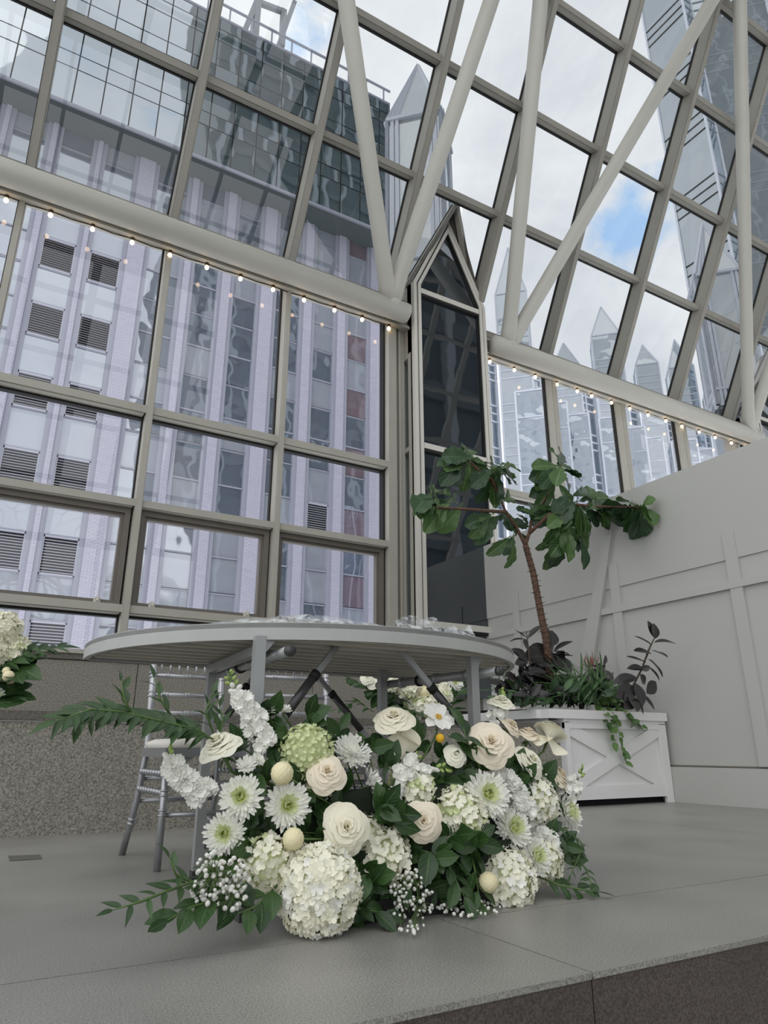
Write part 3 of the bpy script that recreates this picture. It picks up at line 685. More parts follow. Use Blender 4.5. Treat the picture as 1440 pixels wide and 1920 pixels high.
# ================================================================ silver ladder-back chairs
m_sil = mat('silver_chair_paint', (172,173,176), .30, .65)
m_cush = mat('ivory_cushion', (214,210,200), .8)
def chair(loc, rz, label):
    t = thing('ladder_back_chair', loc, label, 'chair', 'silver chairs behind the table')
    L = Matrix.Translation(loc) @ Matrix.Rotation(rz, 4, 'Z')
    def P(name, mb, m=m_sil, parent=None, smooth=True):
        mb.v = [L @ p for p in mb.v]; return obj(name, mb, m, parent or t, smooth)
    def ringed(pts, r, rings, n=14):
        mb = MB().tube(pts, r, n)
        a = Vector(pts[0]); 
        for (p, q) in rings:
            p = Vector(p); q = Vector(q).normalized()
            for s in (-.009, .009): mb.tube([p+q*(s-.004), p+q*(s-.002), p+q*(s+.002), p+q*(s+.004)], [r if not hasattr(r,'__len__') else r[0], 1.3*(r if not hasattr(r,'__len__') else r[0]), 1.3*(r if not hasattr(r,'__len__') else r[0]), r if not hasattr(r,'__len__') else r[0]], n)
        return mb
    W, D = .165, .18
    for s in (-1, 1):
        f = [(s*(W+.035), -D-.02, 0), (s*(W+.028), -D, .43)]
        P('leg', ringed(f, .014, [((s*(W+.031), -D-.01, h), (0,0,1)) for h in (.20,.27,.34)]))
        top = [(s*(W+.02), D+.13, 0), (s*(W+.012), D+.03, .22), (s*W, D, .43), (s*W, D+.01, .60), (s*(W-.005), D+.05, .92)]
        P('back_post', ringed(top, .0145, [((s*(W+.014), D+.06, .14), (0,-.3,1))]+[((s*W, D+.012+(.04*(h-.6)/.32 if h > .6 else 0), h), (0,0.08,1)) for h in (.585,.665,.75,.83)]))
        for h, b in ((.27, 0), (.34, 1)):
            p = Vector((s*(W+.03), -D, h)); q = Vector((s*(W+.012), D+.01+.08*(.43-h)/.43, h+.0)); mb = MB().tube([p, q], .008, 10)
            for k in range(9):
                c = p.lerp(q, .1+.1*k); d = (q-p).normalized(); mb.tube([c-d*.010, c, c+d*.010], [.007,.0135,.007], 10)
            P('side_stretcher', mb)
    for h in (.585,.665,.75,.83):
        yb = D+.012+(.04*(h-.6)/.32 if h > .6 else 0); p = Vector((-W,yb,h)); q = Vector((W,yb,h)); mb = MB().tube([p, q], .0095, 12)
        for f in (.18,.22,.48,.52,.78,.82): c = p.lerp(q, f); mb.tube([c-Vector((.003,0,0)), c, c+Vector((.003,0,0))], [.010,.0135,.010], 12)
        P('back_rail', mb)
    P('crest_rail', MB().tube([(-W,D+.05,.92),(0,D+.065,.925),(W,D+.05,.92)], .014, 12))
    for k in range(7): x = -W+.33*(k+1)/8; P('spindle', MB().tube([(x,D+.035,.75),(x,D+.042,.83)], .005, 8))
    P('front_stretcher', MB().tube([(-W-.03,-D,.19),(W+.03,-D,.19)], .010, 12)); P('front_stretcher', MB().tube([(-W-.03,-D,.30),(W+.03,-D,.30)], .010, 12))
    P('rear_stretcher', MB().tube([(-W-.01,D+.04,.22),(W+.01,D+.04,.22)], .010, 12)); P('rear_stretcher', MB().tube([(-W-.01,D+.03,.31),(W+.01,D+.03,.31)], .010, 12))
    sf = MB().prism([(-W-.045,-D-.02),(W+.045,-D-.02),(W+.02,D+.015),(-W-.02,D+.015)], .40, .435); P('seat_frame', sf, smooth=False)
    for s in (-1, 1): P('corner_bracket', MB().add([(s*(W+.02),-D,.40),(s*(W-.08),-D,.40),(s*(W+.02),-D,.33),(s*(W+.02),-D+.008,.40),(s*(W-.08),-D+.008,.40),(s*(W+.02),-D+.008,.33)], [(0,1,2),(5,4,3),(1,4,5,2)]), smooth=False)
    def cu(u, v):
        a = 2*PI*u; R = [0,.55,.85,1.0,1.02,.98][int(v*5+.5)]; z = [.475,.474,.470,.458,.445,.435][int(v*5+.5)]
        c_, s_ = math.cos(a), math.sin(a); k = 1/max(abs(c_), abs(s_))**.75
        return (c_*k*R*(W+.025), s_*k*R*(D+.01)-.005, z)
    P('cushion', MB().grid(cu, 32, 5), m_cush)
chair((.895, 3.12, 0), math.radians(5), 'silver ladder-back chair with ivory cushion behind the left table leg')
chair((1.325, 2.93, 0), math.radians(-2), 'silver ladder-back chair behind the middle of the table, right of the other chair')
# ================================================================ leaves
def leafmat(name, a, b, vein, rough=.42, veins=9.0, trans=.0, coat=.1):
    m = bpy.data.materials.new(name); m.use_nodes = True; t = m.node_tree; p = t.nodes['Principled BSDF']
    uv = N('ShaderNodeUVMap', t); sx = N('ShaderNodeSeparateXYZ', t); t.links.new(uv.outputs[0], sx.inputs[0])
    M1 = lambda op, a_=None, b_=None: N('ShaderNodeMath', t, operation=op)
    s = M1('SUBTRACT'); s.inputs[1].default_value = .5; t.links.new(sx.outputs[0], s.inputs[0]); ab = M1('ABSOLUTE'); t.links.new(s.outputs[0], ab.inputs[0])
    mid = N('ShaderNodeMapRange', t); mid.inputs['From Min'].default_value = .015; mid.inputs['From Max'].default_value = .05; mid.inputs['To Min'].default_value = 1; mid.inputs['To Max'].default_value = 0; t.links.new(ab.outputs[0], mid.inputs['Value'])
    k = M1('MULTIPLY'); k.inputs[1].default_value = .7; t.links.new(ab.outputs[0], k.inputs[0]); d = M1('SUBTRACT'); t.links.new(sx.outputs[1], d.inputs[0]); t.links.new(k.outputs[0], d.inputs[1])
    f = M1('MULTIPLY'); f.inputs[1].default_value = veins; t.links.new(d.outputs[0], f.inputs[0]); fr = M1('FRACT'); t.links.new(f.outputs[0], fr.inputs[0])
    s2 = M1('SUBTRACT'); s2.inputs[1].default_value = .5; t.links.new(fr.outputs[0], s2.inputs[0]); a2 = M1('ABSOLUTE'); t.links.new(s2.outputs[0], a2.inputs[0])
    sv = N('ShaderNodeMapRange', t); sv.inputs['From Min'].default_value = .03; sv.inputs['From Max'].default_value = .10; sv.inputs['To Min'].default_value = .55; sv.inputs['To Max'].default_value = 0; t.links.new(a2.outputs[0], sv.inputs['Value'])
    mxv = M1('MAXIMUM'); t.links.new(mid.outputs[0], mxv.inputs[0]); t.links.new(sv.outputs[0], mxv.inputs[1])
    oi = N('ShaderNodeObjectInfo', t); rp = N('ShaderNodeValToRGB', t); e = rp.color_ramp.elements; e[0].color = lin(*a); e[1].color = lin(*b); t.links.new(oi.outputs['Random'], rp.inputs['Fac'])
    mx = N('ShaderNodeMixRGB', t); mx.inputs[2].default_value = lin(*vein); t.links.new(mxv.outputs[0], mx.inputs[0]); t.links.new(rp.outputs[0], mx.inputs[1])
    t.links.new(mx.outputs[0], p.inputs['Base Color']); p.inputs['Roughness'].default_value = rough; p.inputs['Coat Weight'].default_value = coat
    bp = N('ShaderNodeBump', t); bp.inputs['Strength'].default_value = .35; bp.inputs['Distance'].default_value = .004; bp.invert = True; t.links.new(mxv.outputs[0], bp.inputs['Height']); t.links.new(bp.outputs[0], p.inputs['Normal'])
    if trans > 0:
        tl = N('ShaderNodeBsdfTranslucent', t); t.links.new(mx.outputs[0], tl.inputs['Color']); ms = N('ShaderNodeMixShader', t); ms.inputs[0].default_value = trans; o = t.nodes['Material Output']
        t.links.new(p.outputs[0], ms.inputs[1]); t.links.new(tl.outputs[0], ms.inputs[2]); t.links.new(ms.outputs[0], o.inputs['Surface'])
    MATS[name] = m; return m
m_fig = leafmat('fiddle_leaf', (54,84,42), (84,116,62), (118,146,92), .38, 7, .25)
m_figd = leafmat('fiddle_leaf_dark', (34,60,36), (52,82,48), (76,104,70), .38, 7, .15)  # darker green leaf tone, given to every other leaf mesh
m_rub = leafmat('rubber_leaf', (27,26,27), (44,42,42), (56,52,50), .28, 20, 0, .3)
m_rusc = leafmat('ruscus_leaf', (40,66,34), (62,92,48), (80,110,64), .4, 12, .15)
m_salal = leafmat('broad_green_leaf', (34,60,30), (58,90,42), (78,110,60), .38, 6, .2)
m_poth = leafmat('trailing_vine_leaf', (66,104,50), (104,140,72), (130,160,96), .4, 6, .25)
m_lance = leafmat('grass_blade', (36,66,34), (66,100,52), (80,112,64), .45, 1, .1)
m_olive = leafmat('palm_blade', (120,118,70), (150,146,92), (160,156,110), .5, 1, .1)
m_brom = leafmat('reddish_blade', (110,70,58), (146,96,78), (150,100,84), .5, 1, .1)
m_stem = mat('green_stem', (86,112,58), .55)
m_dstem = mat('brown_stem', (74,60,46), .7)
m_bark = mat('ringed_bark', (112,84,66), .85, two=(66,48,40), vscale=40, bump=.5, bscale=60)

def leafmesh(name, m, L=1.0, W=.5, shape='ell', curl=.25, fold=.25, wave=0.0, nu=4, nv=8, seed=0, twist=0.0):
    def fn(u, v):
        if shape == 'ell': w = math.sin(PI*min(1, v))**.8
        elif shape == 'lance': w = (math.sin(PI*v**.75))**1.0*(1-.25*v)
        elif shape == 'fig': w = (math.sin(PI*min(.985, v**1.25*.96+.02))**.62)*(.55+.55*v) - .10*math.exp(-((v-.38)/.13)**2)
        elif shape == 'heart': w = math.sin(PI*(v**.6))**.7
        elif shape == 'blade': w = min(1, 8*(1-v))*(.6+.4*math.sin(PI*v))
        w = max(w, .012)
        x = (u-.5)*W*w; s = abs(u-.5)*2
        z = -curl*v*v*L + fold*s*W*.5*w
        if wave: z += wave*L*s*math.sin(v*19+seed+(3 if u > .5 else 0))*.5; x += wave*L*.4*math.sin(v*23+seed*2)*(u-.5)*2
        y = v*L*(1-.12*curl*v)
        a = twist*v
        return (x*math.cos(a), y, z + x*math.sin(a))
    return MB().grid(fn, nu, nv).mesh(name, m, True)
def leafM(base, d, up, s, roll=0.0):
    d = Vector(d).normalized(); up = Vector(up); x = d.cross(up)
    if x.length < 1e-3: x = d.cross(Vector((1,0,.3)))
    x.normalize(); z = x.cross(d)
    M = Matrix((x, d, z)).transposed().to_4x4() @ Matrix.Rotation(roll, 4, 'Y') @ Matrix.Scale(s, 4)
    M.translation = Vector(base); return M
R = random.Random(11)
def rnd(a, b): return R.uniform(a, b)
def rvec(s=1): return Vector((rnd(-s, s), rnd(-s, s), rnd(-s, s)))
def poly_at(pts, f):
    L = [0]
    for a, b in zip(pts, pts[1:]): L.append(L[-1]+(b-a).length)
    s = f*L[-1]
    for i in range(len(pts)-1):
        if s <= L[i+1] or i == len(pts)-2:
            g = (s-L[i])/max(1e-6, L[i+1]-L[i]); return pts[i].lerp(pts[i+1], g), (pts[i+1]-pts[i]).normalized()

# ================================================================ white planter
PX0, PX1, PY = 4.19, 5.38, 4.31
pt = thing('planter', (4.78, 5.0, 0), 'white wooden planter box with crossed panel in the corner by the right wall', 'planter')
obj('box_body', MB().box((PX0+.02, PY+.03, .065), (PX1, 6.3, .66)), m_wbox, pt)
obj('recessed_plinth', MB().box((PX0+.06, PY+.08, 0), (PX1-.03, 6.2, .065)), m_void, pt)
rimb = MB().box((4.02, PY-.02, .665), (PX1+.03, PY+.09, .735)).box((PX1-.07, PY+.09, .665), (PX1+.03, 6.35, .735)).box((3.98, PY+.09, .665), (4.10, 6.35, .735)).box((4.10, 6.25, .665), (PX1-.07, 6.35, .735))
obj('rim', rimb, m_wbox, pt); obj('rim_moulding', MB().box((PX0-.01, PY, .635), (PX1+.02, PY+.05, .665)), m_wbox, pt)
fx0, fx1, fz0, fz1 = PX0, PX1+.02, .05, .64
for nme, a, b in [('front_stile',(fx0,fz0),(fx0+.05,fz1)),('front_stile',(fx1-.085,fz0-.05),(fx1,fz1)),('front_rail',(fx0,fz0),(fx1,fz0+.10)),('front_rail',(fx0,fz1-.05),(fx1,fz1))]:
    obj(nme, MB().box((a[0], PY+(.003 if 'rail' in nme else 0), a[1]), (b[0], PY+.03, b[1])), m_wbox, pt)
for p, q, o_y in [((fx0+.05,fz0+.10),(fx1-.085,fz1-.05),.018),((fx0+.05,fz1-.05),(fx1-.085,fz0+.10),.020)]:
    obj('cross_board', MB().bar((p[0],PY+o_y,p[1]), (q[0],PY+o_y,q[1]), .10, .02, (0,1,0)), m_wbox, pt)
obj('inner_bead', MB().box((fx1-.10,PY+.005,fz0+.1),(fx1-.085,PY+.03,fz1-.05)), m_wbox, pt)
obj('upper_side', MB().box((4.06, PY+.06, .60), (4.075, 6.3, .67)), m_wbox, pt)
obj('soil', MB().grid(lambda u, v: (4.06+u*1.29, PY+.08+v*1.9, .715+.05*math.sin(PI*v)+.02*noise.noise(Vector((u*9, v*9, 0)))), 20, 20), mat('bark_mulch', (72,60,50), .95, var=.4, vscale=30, bump=1, bscale=40), pt)

# ================================================================ fiddle leaf fig
FY = 4.80
def Q(x, y, dy=0):
    d = at(x, y, 1.0); yw = 5.30*d.y/d.x          # stay in front of the right-hand wall
    return at(x, y, min(FY+dy, yw))
fig = thing('fiddle_leaf_fig', Q(1030, 1300)*1.0, 'fiddle leaf fig tree with bare ringed trunk growing out of the white planter', 'tree')
def trunk(pts, r0, r1, name, ring=True, m=m_bark):
    ps = []; 
    for a, b in zip(pts, pts[1:]):
        for k in range(8): ps.append(a.lerp(b, k/8))
    ps.append(pts[-1]); n = len(ps); mb = MB().tube(ps, [r0+(r1-r0)*i/(n-1) for i in range(n)], 10)
    o = obj(name, mb, m, fig, True)
    if ring:
        L = sum((b-a).length for a, b in zip(ps, ps[1:])); k = 0.03; rg = MB()
        while k < L:
            c, d = poly_at(ps, k/L); rr = r0+(r1-r0)*k/L; tl = (d+rvec(.22)).normalized()
            rg.tube([c-tl*.006, c-tl*.002, c+tl*.002, c+tl*.006], [rr*.98, rr*1.16, rr*1.16, rr*.98], 10)
            sd_ = rvec(1); sd_ = (sd_-d*sd_.dot(d)).normalized(); rg.tube([c+sd_*rr*.9, c+sd_*(rr+.028)+d*.004], [.004,.002], 5); k += .052
        obj('leaf_scars', rg, m_dstem, o, True, kind='stuff')
    return o
TP = [Q(1036,1310), Q(1024,1200), Q(1012,1140), Q(1000,1075), Q(985,1022)]
trunk(TP, .036, .028, 'trunk')
BRS = [[Q(985,1022), Q(968,988,.0), Q(948,960,-.05), Q(935,925,-.1)],
       [Q(935,925,-.1), Q(922,900,-.1), Q(895,880,-.2), Q(868,852,-.25)],
       [Q(948,960,-.05), Q(918,958,-.25), Q(880,955,-.3), Q(800,950,-.3)],
       [Q(985,1022), Q(992,1000,.05), Q(998,970,.1), Q(1020,940,.05), Q(1040,905,0)],
       [Q(992,1000,.05), Q(1030,965,-.1), Q(1070,945,-.15), Q(1115,950,-.2), Q(1150,950,-.3), Q(1205,952,-.3)],
       [Q(935,925,-.1), Q(928,905,.1), Q(940,885,.1), Q(955,875,.05)]]
for b in BRS: trunk(b, .019, .009, 'branch', False)
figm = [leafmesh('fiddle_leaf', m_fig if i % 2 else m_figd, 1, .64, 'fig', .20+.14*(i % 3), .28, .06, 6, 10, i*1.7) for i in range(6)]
def figleaf(bx, by, tx, ty, dy=0.0, tipdy=0.0, face=(0,-1,.25), w=1.0):
    b = Q(bx, by, dy); t_ = Q(tx, ty, dy+tipdy); d = t_-b; me = figm[R.randrange(6)]
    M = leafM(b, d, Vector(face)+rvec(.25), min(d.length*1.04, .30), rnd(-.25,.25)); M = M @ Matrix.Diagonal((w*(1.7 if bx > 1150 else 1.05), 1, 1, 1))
    o = part('leaf', me, fig, M); pb = b-(d.normalized())*.05
    part('petiole', (MB().tube([pb, b], .004, 5), m_stem, True), fig)
F = [ # base x,y -> tip x,y, depth, tip depth
 (868,862,808,852,-.2,-.1),(868,862,820,876,-.2,-.15),(870,860,862,818,-.2,.1),(874,858,888,822,-.2,.1),(866,866,826,912,-.25,-.1),(872,866,850,905,-.2,0),(880,868,902,838,-.1,.1),(876,866,872,918,-.1,.05),
 (920,882,868,925,-.2,-.05),(912,872,888,858,-.15,0),(925,880,893,905,-.15,.0),(930,885,960,965,-.15,-.05),(935,880,975,900,-.2,.05),(940,878,985,882,-.1,.1),(925,890,905,985,-.1,0),(930,882,1000,905,.05,.1),(920,880,940,858,.05,.1),(915,880,870,868,0,0),
 (815,935,788,962,-.25,-.1),(812,928,840,990,-.3,0),(830,925,880,918,-.2,.1),(815,925,822,905,-.2,.1),(862,950,838,992,-.25,.0),(800,948,776,958,-.3,0),(850,935,815,960,-.2,0),
 (920,965,872,985,-.1,0),(915,972,892,1005,-.1,0),(935,968,912,990,0,0),(945,940,968,925,0,.1),(955,965,978,1000,0,0),
 (952,1010,932,1035,-.05,-.05),(962,1015,967,1062,-.05,0),(975,1000,995,1015,.05,0),(990,985,975,960,.1,.1),(1000,975,1010,935,.1,.1),(995,965,972,950,.1,0),
 (1048,872,1045,828,-.05,.1),(1046,872,1090,842,-.05,.1),(1050,874,1108,882,-.1,.05),(1050,880,1108,897,-.1,-.05),(1044,874,992,868,-.1,0),(1044,880,1010,915,-.15,-.1),(1040,885,1000,892,0,.05),(1048,882,1020,905,-.1,0),(1055,890,1085,930,-.05,0),
 (1045,905,1085,955,-.05,-.1),(1040,910,1010,950,0,0),(1035,905,985,935,.05,0),(1075,930,1132,910,0,.1),(1070,935,1040,1000,-.1,-.1),(1085,940,1140,925,.05,.05),(1065,930,1010,990,-.15,-.1),(1080,945,1060,1000,0,-.05),(1090,950,1138,985,-.1,-.05),(1085,950,1100,1000,-.15,-.1),
 (1060,960,1012,1000,-.15,-.05),(1075,985,1120,1030,-.1,-.05),(1060,1000,1035,1045,-.1,0),(1065,1000,1078,1070,-.15,-.1),(1085,1010,1115,1070,-.15,-.1),(1050,980,1020,1040,-.1,0),(1090,960,1130,1000,-.1,0),(1040,960,1000,980,0,0),(1055,1010,1050,1065,0,0),(1065,985,1100,1042,-.05,0),
 (1100,955,1150,940,-.1,0),(1110,950,1150,975,-.15,0),(1175,955,1155,985,-.3,0),(1190,950,1170,925,-.3,.1),(1200,955,1200,1018,-.35,-.05),(1205,952,1232,968,-.3,0),(1205,948,1222,932,-.3,.05),(1205,952,1190,1005,-.3,-.05),(1180,952,1172,990,-.3,0),(1140,948,1135,985,-.2,0),(1125,950,1160,965,-.2,0),(840,945,800,985,-.28,0),(800,950,812,990,-.3,0),(1195,955,1160,970,-.25,0)]
for q in F:
    b = q; fx = 0.0 if len(q) < 6 else 0
    figleaf(q[0], q[1], q[2], q[3], q[4], q[5], (rnd(-.3,.3), -1, rnd(-.1,.7)), rnd(.8, 1.05))
    if R.random() < .62:
        j_ = lambda s: R.uniform(-s, s); mx_ = j_(16); my_ = j_(12)
        figleaf(q[0]+mx_, q[1]+my_, q[0]+(q[2]-q[0])*.78+mx_+j_(18), q[1]+(q[3]-q[1])*.78+my_+j_(14), q[4]+j_(.12), q[5]+j_(.1), (rnd(-.6,.6), -.8, rnd(0,1.0)), rnd(.8,1.1))

# ================================================================ rubber plants, grasses and vines in the planter
rubm = [leafmesh('rubber_leaf', m_rub, 1, .50, 'ell', .12*i, .25, 0, 4, 8, i) for i in range(3)]
def rubber(loc, stems, label, group=None):
    t = thing('rubber_plant', loc, label, 'plant', group)
    for pts, lv in stems:
        obj('stem', MB().tube(pts, [.008]*(len(pts)-1)+[.004], 6), m_dstem, t, True)
        for (b, tip, face, w) in lv:
            d = tip-b; part('leaf', R.choice(rubm), t, leafM(b, d, face, d.length, rnd(-.2,.2)) @ Matrix.Diagonal((w,1,1,1)))
def RY(Y): return lambda x, y, dy=0: at(x, y, Y+dy)
g = RY(4.02)
fr_ = Vector((0,-1,.2)); upv = Vector((.1,-.35,1))
rubber(g(1170,1330,.45), [([g(1168,1330,.45), g(1185,1290,.12), g(1203,1255), g(1218,1215), g(1227,1196)], [
  (g(1227,1196), g(1214,1164), fr_, 1.2), (g(1227,1198), g(1232,1168,-.03), fr_, 1.7), (g(1222,1210), g(1191,1188), upv, .45), (g(1226,1205), g(1270,1200), upv, .4),
  (g(1222,1226), g(1190,1216), upv+fr_, .9), (g(1222,1220), g(1254,1228), upv, .7), (g(1212,1242), g(1174,1231), upv, .5), (g(1215,1236), g(1252,1262), upv+fr_*.5, .6), (g(1207,1254), g(1180,1248), upv+fr_, .8), (g(1210,1248), g(1243,1268), upv, .35), (g(1202,1256), g(1220,1250,-.05), fr_, 1.3),
  (g(1194,1270), g(1154,1272), upv+fr_, .8), (g(1200,1264), g(1214,1284), fr_, 1.3), (g(1212,1300,-.04), g(1230,1278,-.05), fr_, 1.4), (g(1190,1280), g(1212,1320,-.1), fr_, 1.1), (g(1190,1290), g(1160,1305,-.05), fr_, 1.1), (g(1200,1300), g(1232,1330,-.05), upv+fr_, .7), (g(1192,1310), g(1212,1338,-.05), fr_, .6), (g(1185,1300), g(1180,1325,-.1), fr_, 1.2), (g(1180,1300), g(1195,1335,-.1), fr_, 1.3)])],
  'dark-leaved rubber plant sprig leaning right at the right end of the planter', 'dark rubber plants in the white planter')
g = RY(4.85)
def clump(cx, cy, n, spread, g, lo, hi, rr):
    out = []
    for k in range(n):
        a = R.uniform(0, 2*PI); r = R.uniform(.25, 1)*spread; b = g(cx+rr.uniform(-14,14), cy+rr.uniform(-20,20), rr.uniform(-.1,.15))
        tip = g(cx+math.cos(a)*r, cy+math.sin(a)*r*.62-8, rr.uniform(-.15,.1)); d = tip-b
        if d.length < .10: tip = b+d.normalized()*.11
        out.append((b, tip, Vector((rnd(-.3,.3), -.8, rnd(.2,1.0))), rnd(.75,1.15)))
    return out
rubber(g(1035,1325), [([g(1032,1325), g(1035,1260), g(1035,1212)], [(g(1030,1232), g(1022,1172), fr_, .9), (g(1034,1212,-.05), g(1040,1180,-.06), fr_, 1.6), (g(1038,1222), g(1075,1196), upv, .45), (g(1036,1222), g(1068,1222), upv, .8), (g(1030,1226), g(1000,1212), upv, .6), (g(1034,1228), g(1076,1230,-.05), upv, .55)] + clump(1035,1245,16,52,g,0,0,R)),
    ([g(1018,1325), g(1020,1290), g(1030,1262)], clump(1025,1280,16,60,g,0,0,R))],
  'dense dark-leaved rubber plant around the foot of the fig trunk', 'dark rubber plants in the white planter')
g = RY(4.7)
rubber(g(985,1325), [([g(998,1325), g(994,1260), g(992,1225), g(987,1186)], [(g(988,1200), g(956,1194), upv, .4), (g(988,1196), g(965,1181), upv, .3), (g(989,1198), g(1014,1172), upv, .5), (g(992,1214,-.03), g(980,1202,-.05), fr_, 2.0), (g(994,1214), g(1022,1212), upv, .8), (g(990,1238), g(964,1214,-.03), fr_, .9), (g(990,1236), g(968,1244,-.04), fr_, 1.0), (g(992,1245), g(1016,1240), upv, .7)] + clump(985,1270,16,48,g,0,0,R)),
    ([g(960,1325), g(962,1290), g(965,1262)], clump(955,1290,12,40,g,0,0,R))],
  'slim dark rubber plant stem left of the fig trunk beside the table end', 'dark rubber plants in the white planter')
g = RY(4.6)
rubber(g(1130,1325), [([g(1128,1325), g(1130,1270), g(1131,1248)], [(g(1131,1248), g(1140,1226), fr_, .6), (g(1131,1250), g(1122,1244), fr_, 1.2), (g(1131,1250), g(1136,1246,-.05), fr_, 1.0), (g(1128,1256), g(1105,1240), upv, .4)] + clump(1128,1275,10,34,g,0,0,R))],
  'small dark rubber plant shoot between the grass and the leaning sprig', 'dark rubber plants in the white planter')
bladem = {}
def blades(nm, x, y, n, spread, hgt, Y, m, label, cat, droop=.6, wd=.05, group=None, xr=22):
    base = at(x, y, Y); t = thing(nm, base, label, cat, group)
    key = (m.name, droop)
    if key not in bladem: bladem[key] = [leafmesh('blade', m, 1, wd*rnd(.8,1.2), 'blade', droop*k, .3, 0, 2, 10) for k in (.5,1,1.5)]
    for k in range(n):
        b = base+Vector((rnd(-1,1)*xr*.0035, rnd(-.08,.12), rnd(-.01,.02))); a = rnd(-1, 1); d = Vector((a*spread, rnd(-.45,.3)*spread, rnd(.7,1.1)))
        part('blade', R.choice(bladem[key]), t, leafM(b, d, Vector((-a*.4,-.5,.8)), hgt*rnd(.7,1.15), rnd(-.4,.4)))
blades('mondo_grass', 1085, 1318, 80, .9, .42, 4.5, m_lance, 'arching dark green grass clump in the middle of the white planter', 'grass plant', .8, .045, xr=40)
blades('mondo_grass', 1125, 1312, 70, 1.0, .38, 4.5, m_lance, 'finer arching grass clump right of the middle of the white planter', 'grass plant', .8, .03, xr=45)
blades('palm_tuft', 932, 1262, 20, .55, .30, 5.6, m_olive, 'olive yellow pointed blades rising behind the right end of the table', 'plant', .2, .06, xr=20)
blades('dracaena', 955, 1320, 30, 1.1, .36, 4.8, m_lance, 'spiky green leaves hanging under the right end of the table', 'plant', .7, .05, xr=26)
blades('bromeliad', 1108, 1256, 12, .45, .16, 5.0, m_brom, 'small reddish tuft standing above the green grass in the planter', 'plant', .1, .08, xr=6)
GCM = [leafmesh('leaf', m_, 1, w, 'ell', .3, .2, 0, 4, 6) for m_, w in ((m_rub,.45),(m_lance,.35),(m_lance,.2),(m_figd,.5))]
gc = thing('ground_cover', at(1060, 1325, 4.7), 'low dark green leaves covering the soil along the planter rim', 'plant')
for k in range(230):
    x = rnd(945, 1205); b = at(x, rnd(1290, 1330), rnd(4.38, 4.8)) ; b.z = max(b.z, .72); b.x = min(b.x, 5.18)
    d = Vector((rnd(-1,1), rnd(-1,.2), rnd(.1,1.2))); part('leaf', R.choice(GCM), gc, leafM(b, d, (rnd(-.4,.4),-1,.6), rnd(.08,.16), rnd(-.4,.4)))
# trailing vine
pm = [leafmesh('vine_leaf', m_poth, 1, .8, 'heart', .2*i, .2, 0, 4, 6, i) for i in range(2)]
vt = thing('trailing_vine', at(1140, 1325, 4.3), 'bright green leafy vine trailing over the front of the white planter', 'vine')
for pts in ([(1135,1320,.12),(1150,1340,-.04),(1160,1370,-.06),(1166,1405,-.06),(1174,1432,-.05)], [(1120,1318,.15),(1130,1335,-.02),(1142,1362,-.06),(1152,1395,-.06)], [(1150,1318,.15),(1170,1335,-.03),(1185,1355,-.05),(1205,1362,-.04)], [(1100,1305,.2),(1120,1308,.15),(1145,1312,.1),(1165,1318,.05)], [(1115,1295,.3),(1140,1298,.2),(1160,1305,.15)]):
    P = [at(x, y, 4.33+dy) for x, y, dy in pts]; obj('vine_stem', MB().tube(P, .0025, 5), m_stem, vt, True)
    for k in range(15):
        c, d = poly_at(P, .05+k*.066); dd = d*.4+rvec(.8)+Vector((0,-.4,-.4)); part('leaf', R.choice(pm), vt, leafM(c, dd, (rnd(-.4,.4),-1,.5), rnd(.055,.095), rnd(-.3,.3)))

# ================================================================ cut flowers
m_pet = mat('white_petal', (252,250,232), .55, trans=.18)
m_petw = mat('bright_white_petal', (253,253,246), .5, trans=.18)
m_cream = mat('cream_rose_petal', (253,248,226), .5, trans=.18)
m_blush = mat('blush_rose_petal', (252,242,220), .5, trans=.18)
m_green_p = mat('lime_white_petal', (226,234,186), .55, trans=.25)
m_yc = mat('yellow_green_centre', (206,208,92), .7)
m_yel = mat('yellow_stamens', (226,178,40), .7)
m_ball = mat('cream_button_ball', (240,230,188), .7, bump=.2)
m_bud = mat('white_bud', (246,245,238), .5, trans=.2)
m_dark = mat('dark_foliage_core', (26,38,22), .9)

def petal(L, W, cup=.2, ruff=0.0, tip=.0, nu=4, nv=4, seed=0, base=.25):
    def fn(u, v):
        w = base+(1-base)*math.sin(PI*(.12+.66*v)); x = (u-.5)*W*w*(1.0); y = L*v*(1-.10*(2*u-1)**2*(1 if v > .9 else 0))
        s = (2*u-1); z = cup*L*(v*v)*.8 + .18*W*s*s*v
        if tip: z -= tip*L*max(0, v-.7)*2
        if ruff: z += ruff*L*math.sin(u*9+seed)*v*v; 
        return (x, y, z)
    return fn
def floret_mesh(name, m, seed, L=.62, W=.60, cup=.10):
    rr = random.Random(seed); mb = MB()
    for k in range(4):
        f = petal(L*rr.uniform(.9,1.05), W, cup*rr.uniform(.2,1.8), .06, 0, 2, 2, rr.random()*6, .35); M = Matrix.Rotation(k*PI/2+rr.uniform(-.12,.12), 4, 'Z') @ Matrix.Rotation(rr.uniform(-.25,.35), 4, 'X')
        mb.grid(lambda u, v: M @ Vector(f(u, v)), 2, 2)
    return mb.mesh(name, m, True)
flw = [floret_mesh('floret', m_pet, i) for i in range(4)]; flw2 = [floret_mesh('floret', m_petw, i+10) for i in range(2)]; flg = [floret_mesh('floret', m_green_p, i+20, .42, .5, .5) for i in range(3)]
AC = Vector((1.25, 2.05, .18))       # heart of the arrangement
CAMP = Vector((0, 0, CAMH))
def facing(P, k=.75, up=.25):
    c = (CAMP-P).normalized(); o = (P-AC).normalized(); return (c*k+o*(1-k)+Vector((0,0,up))).normalized()
FY0 = 1.93
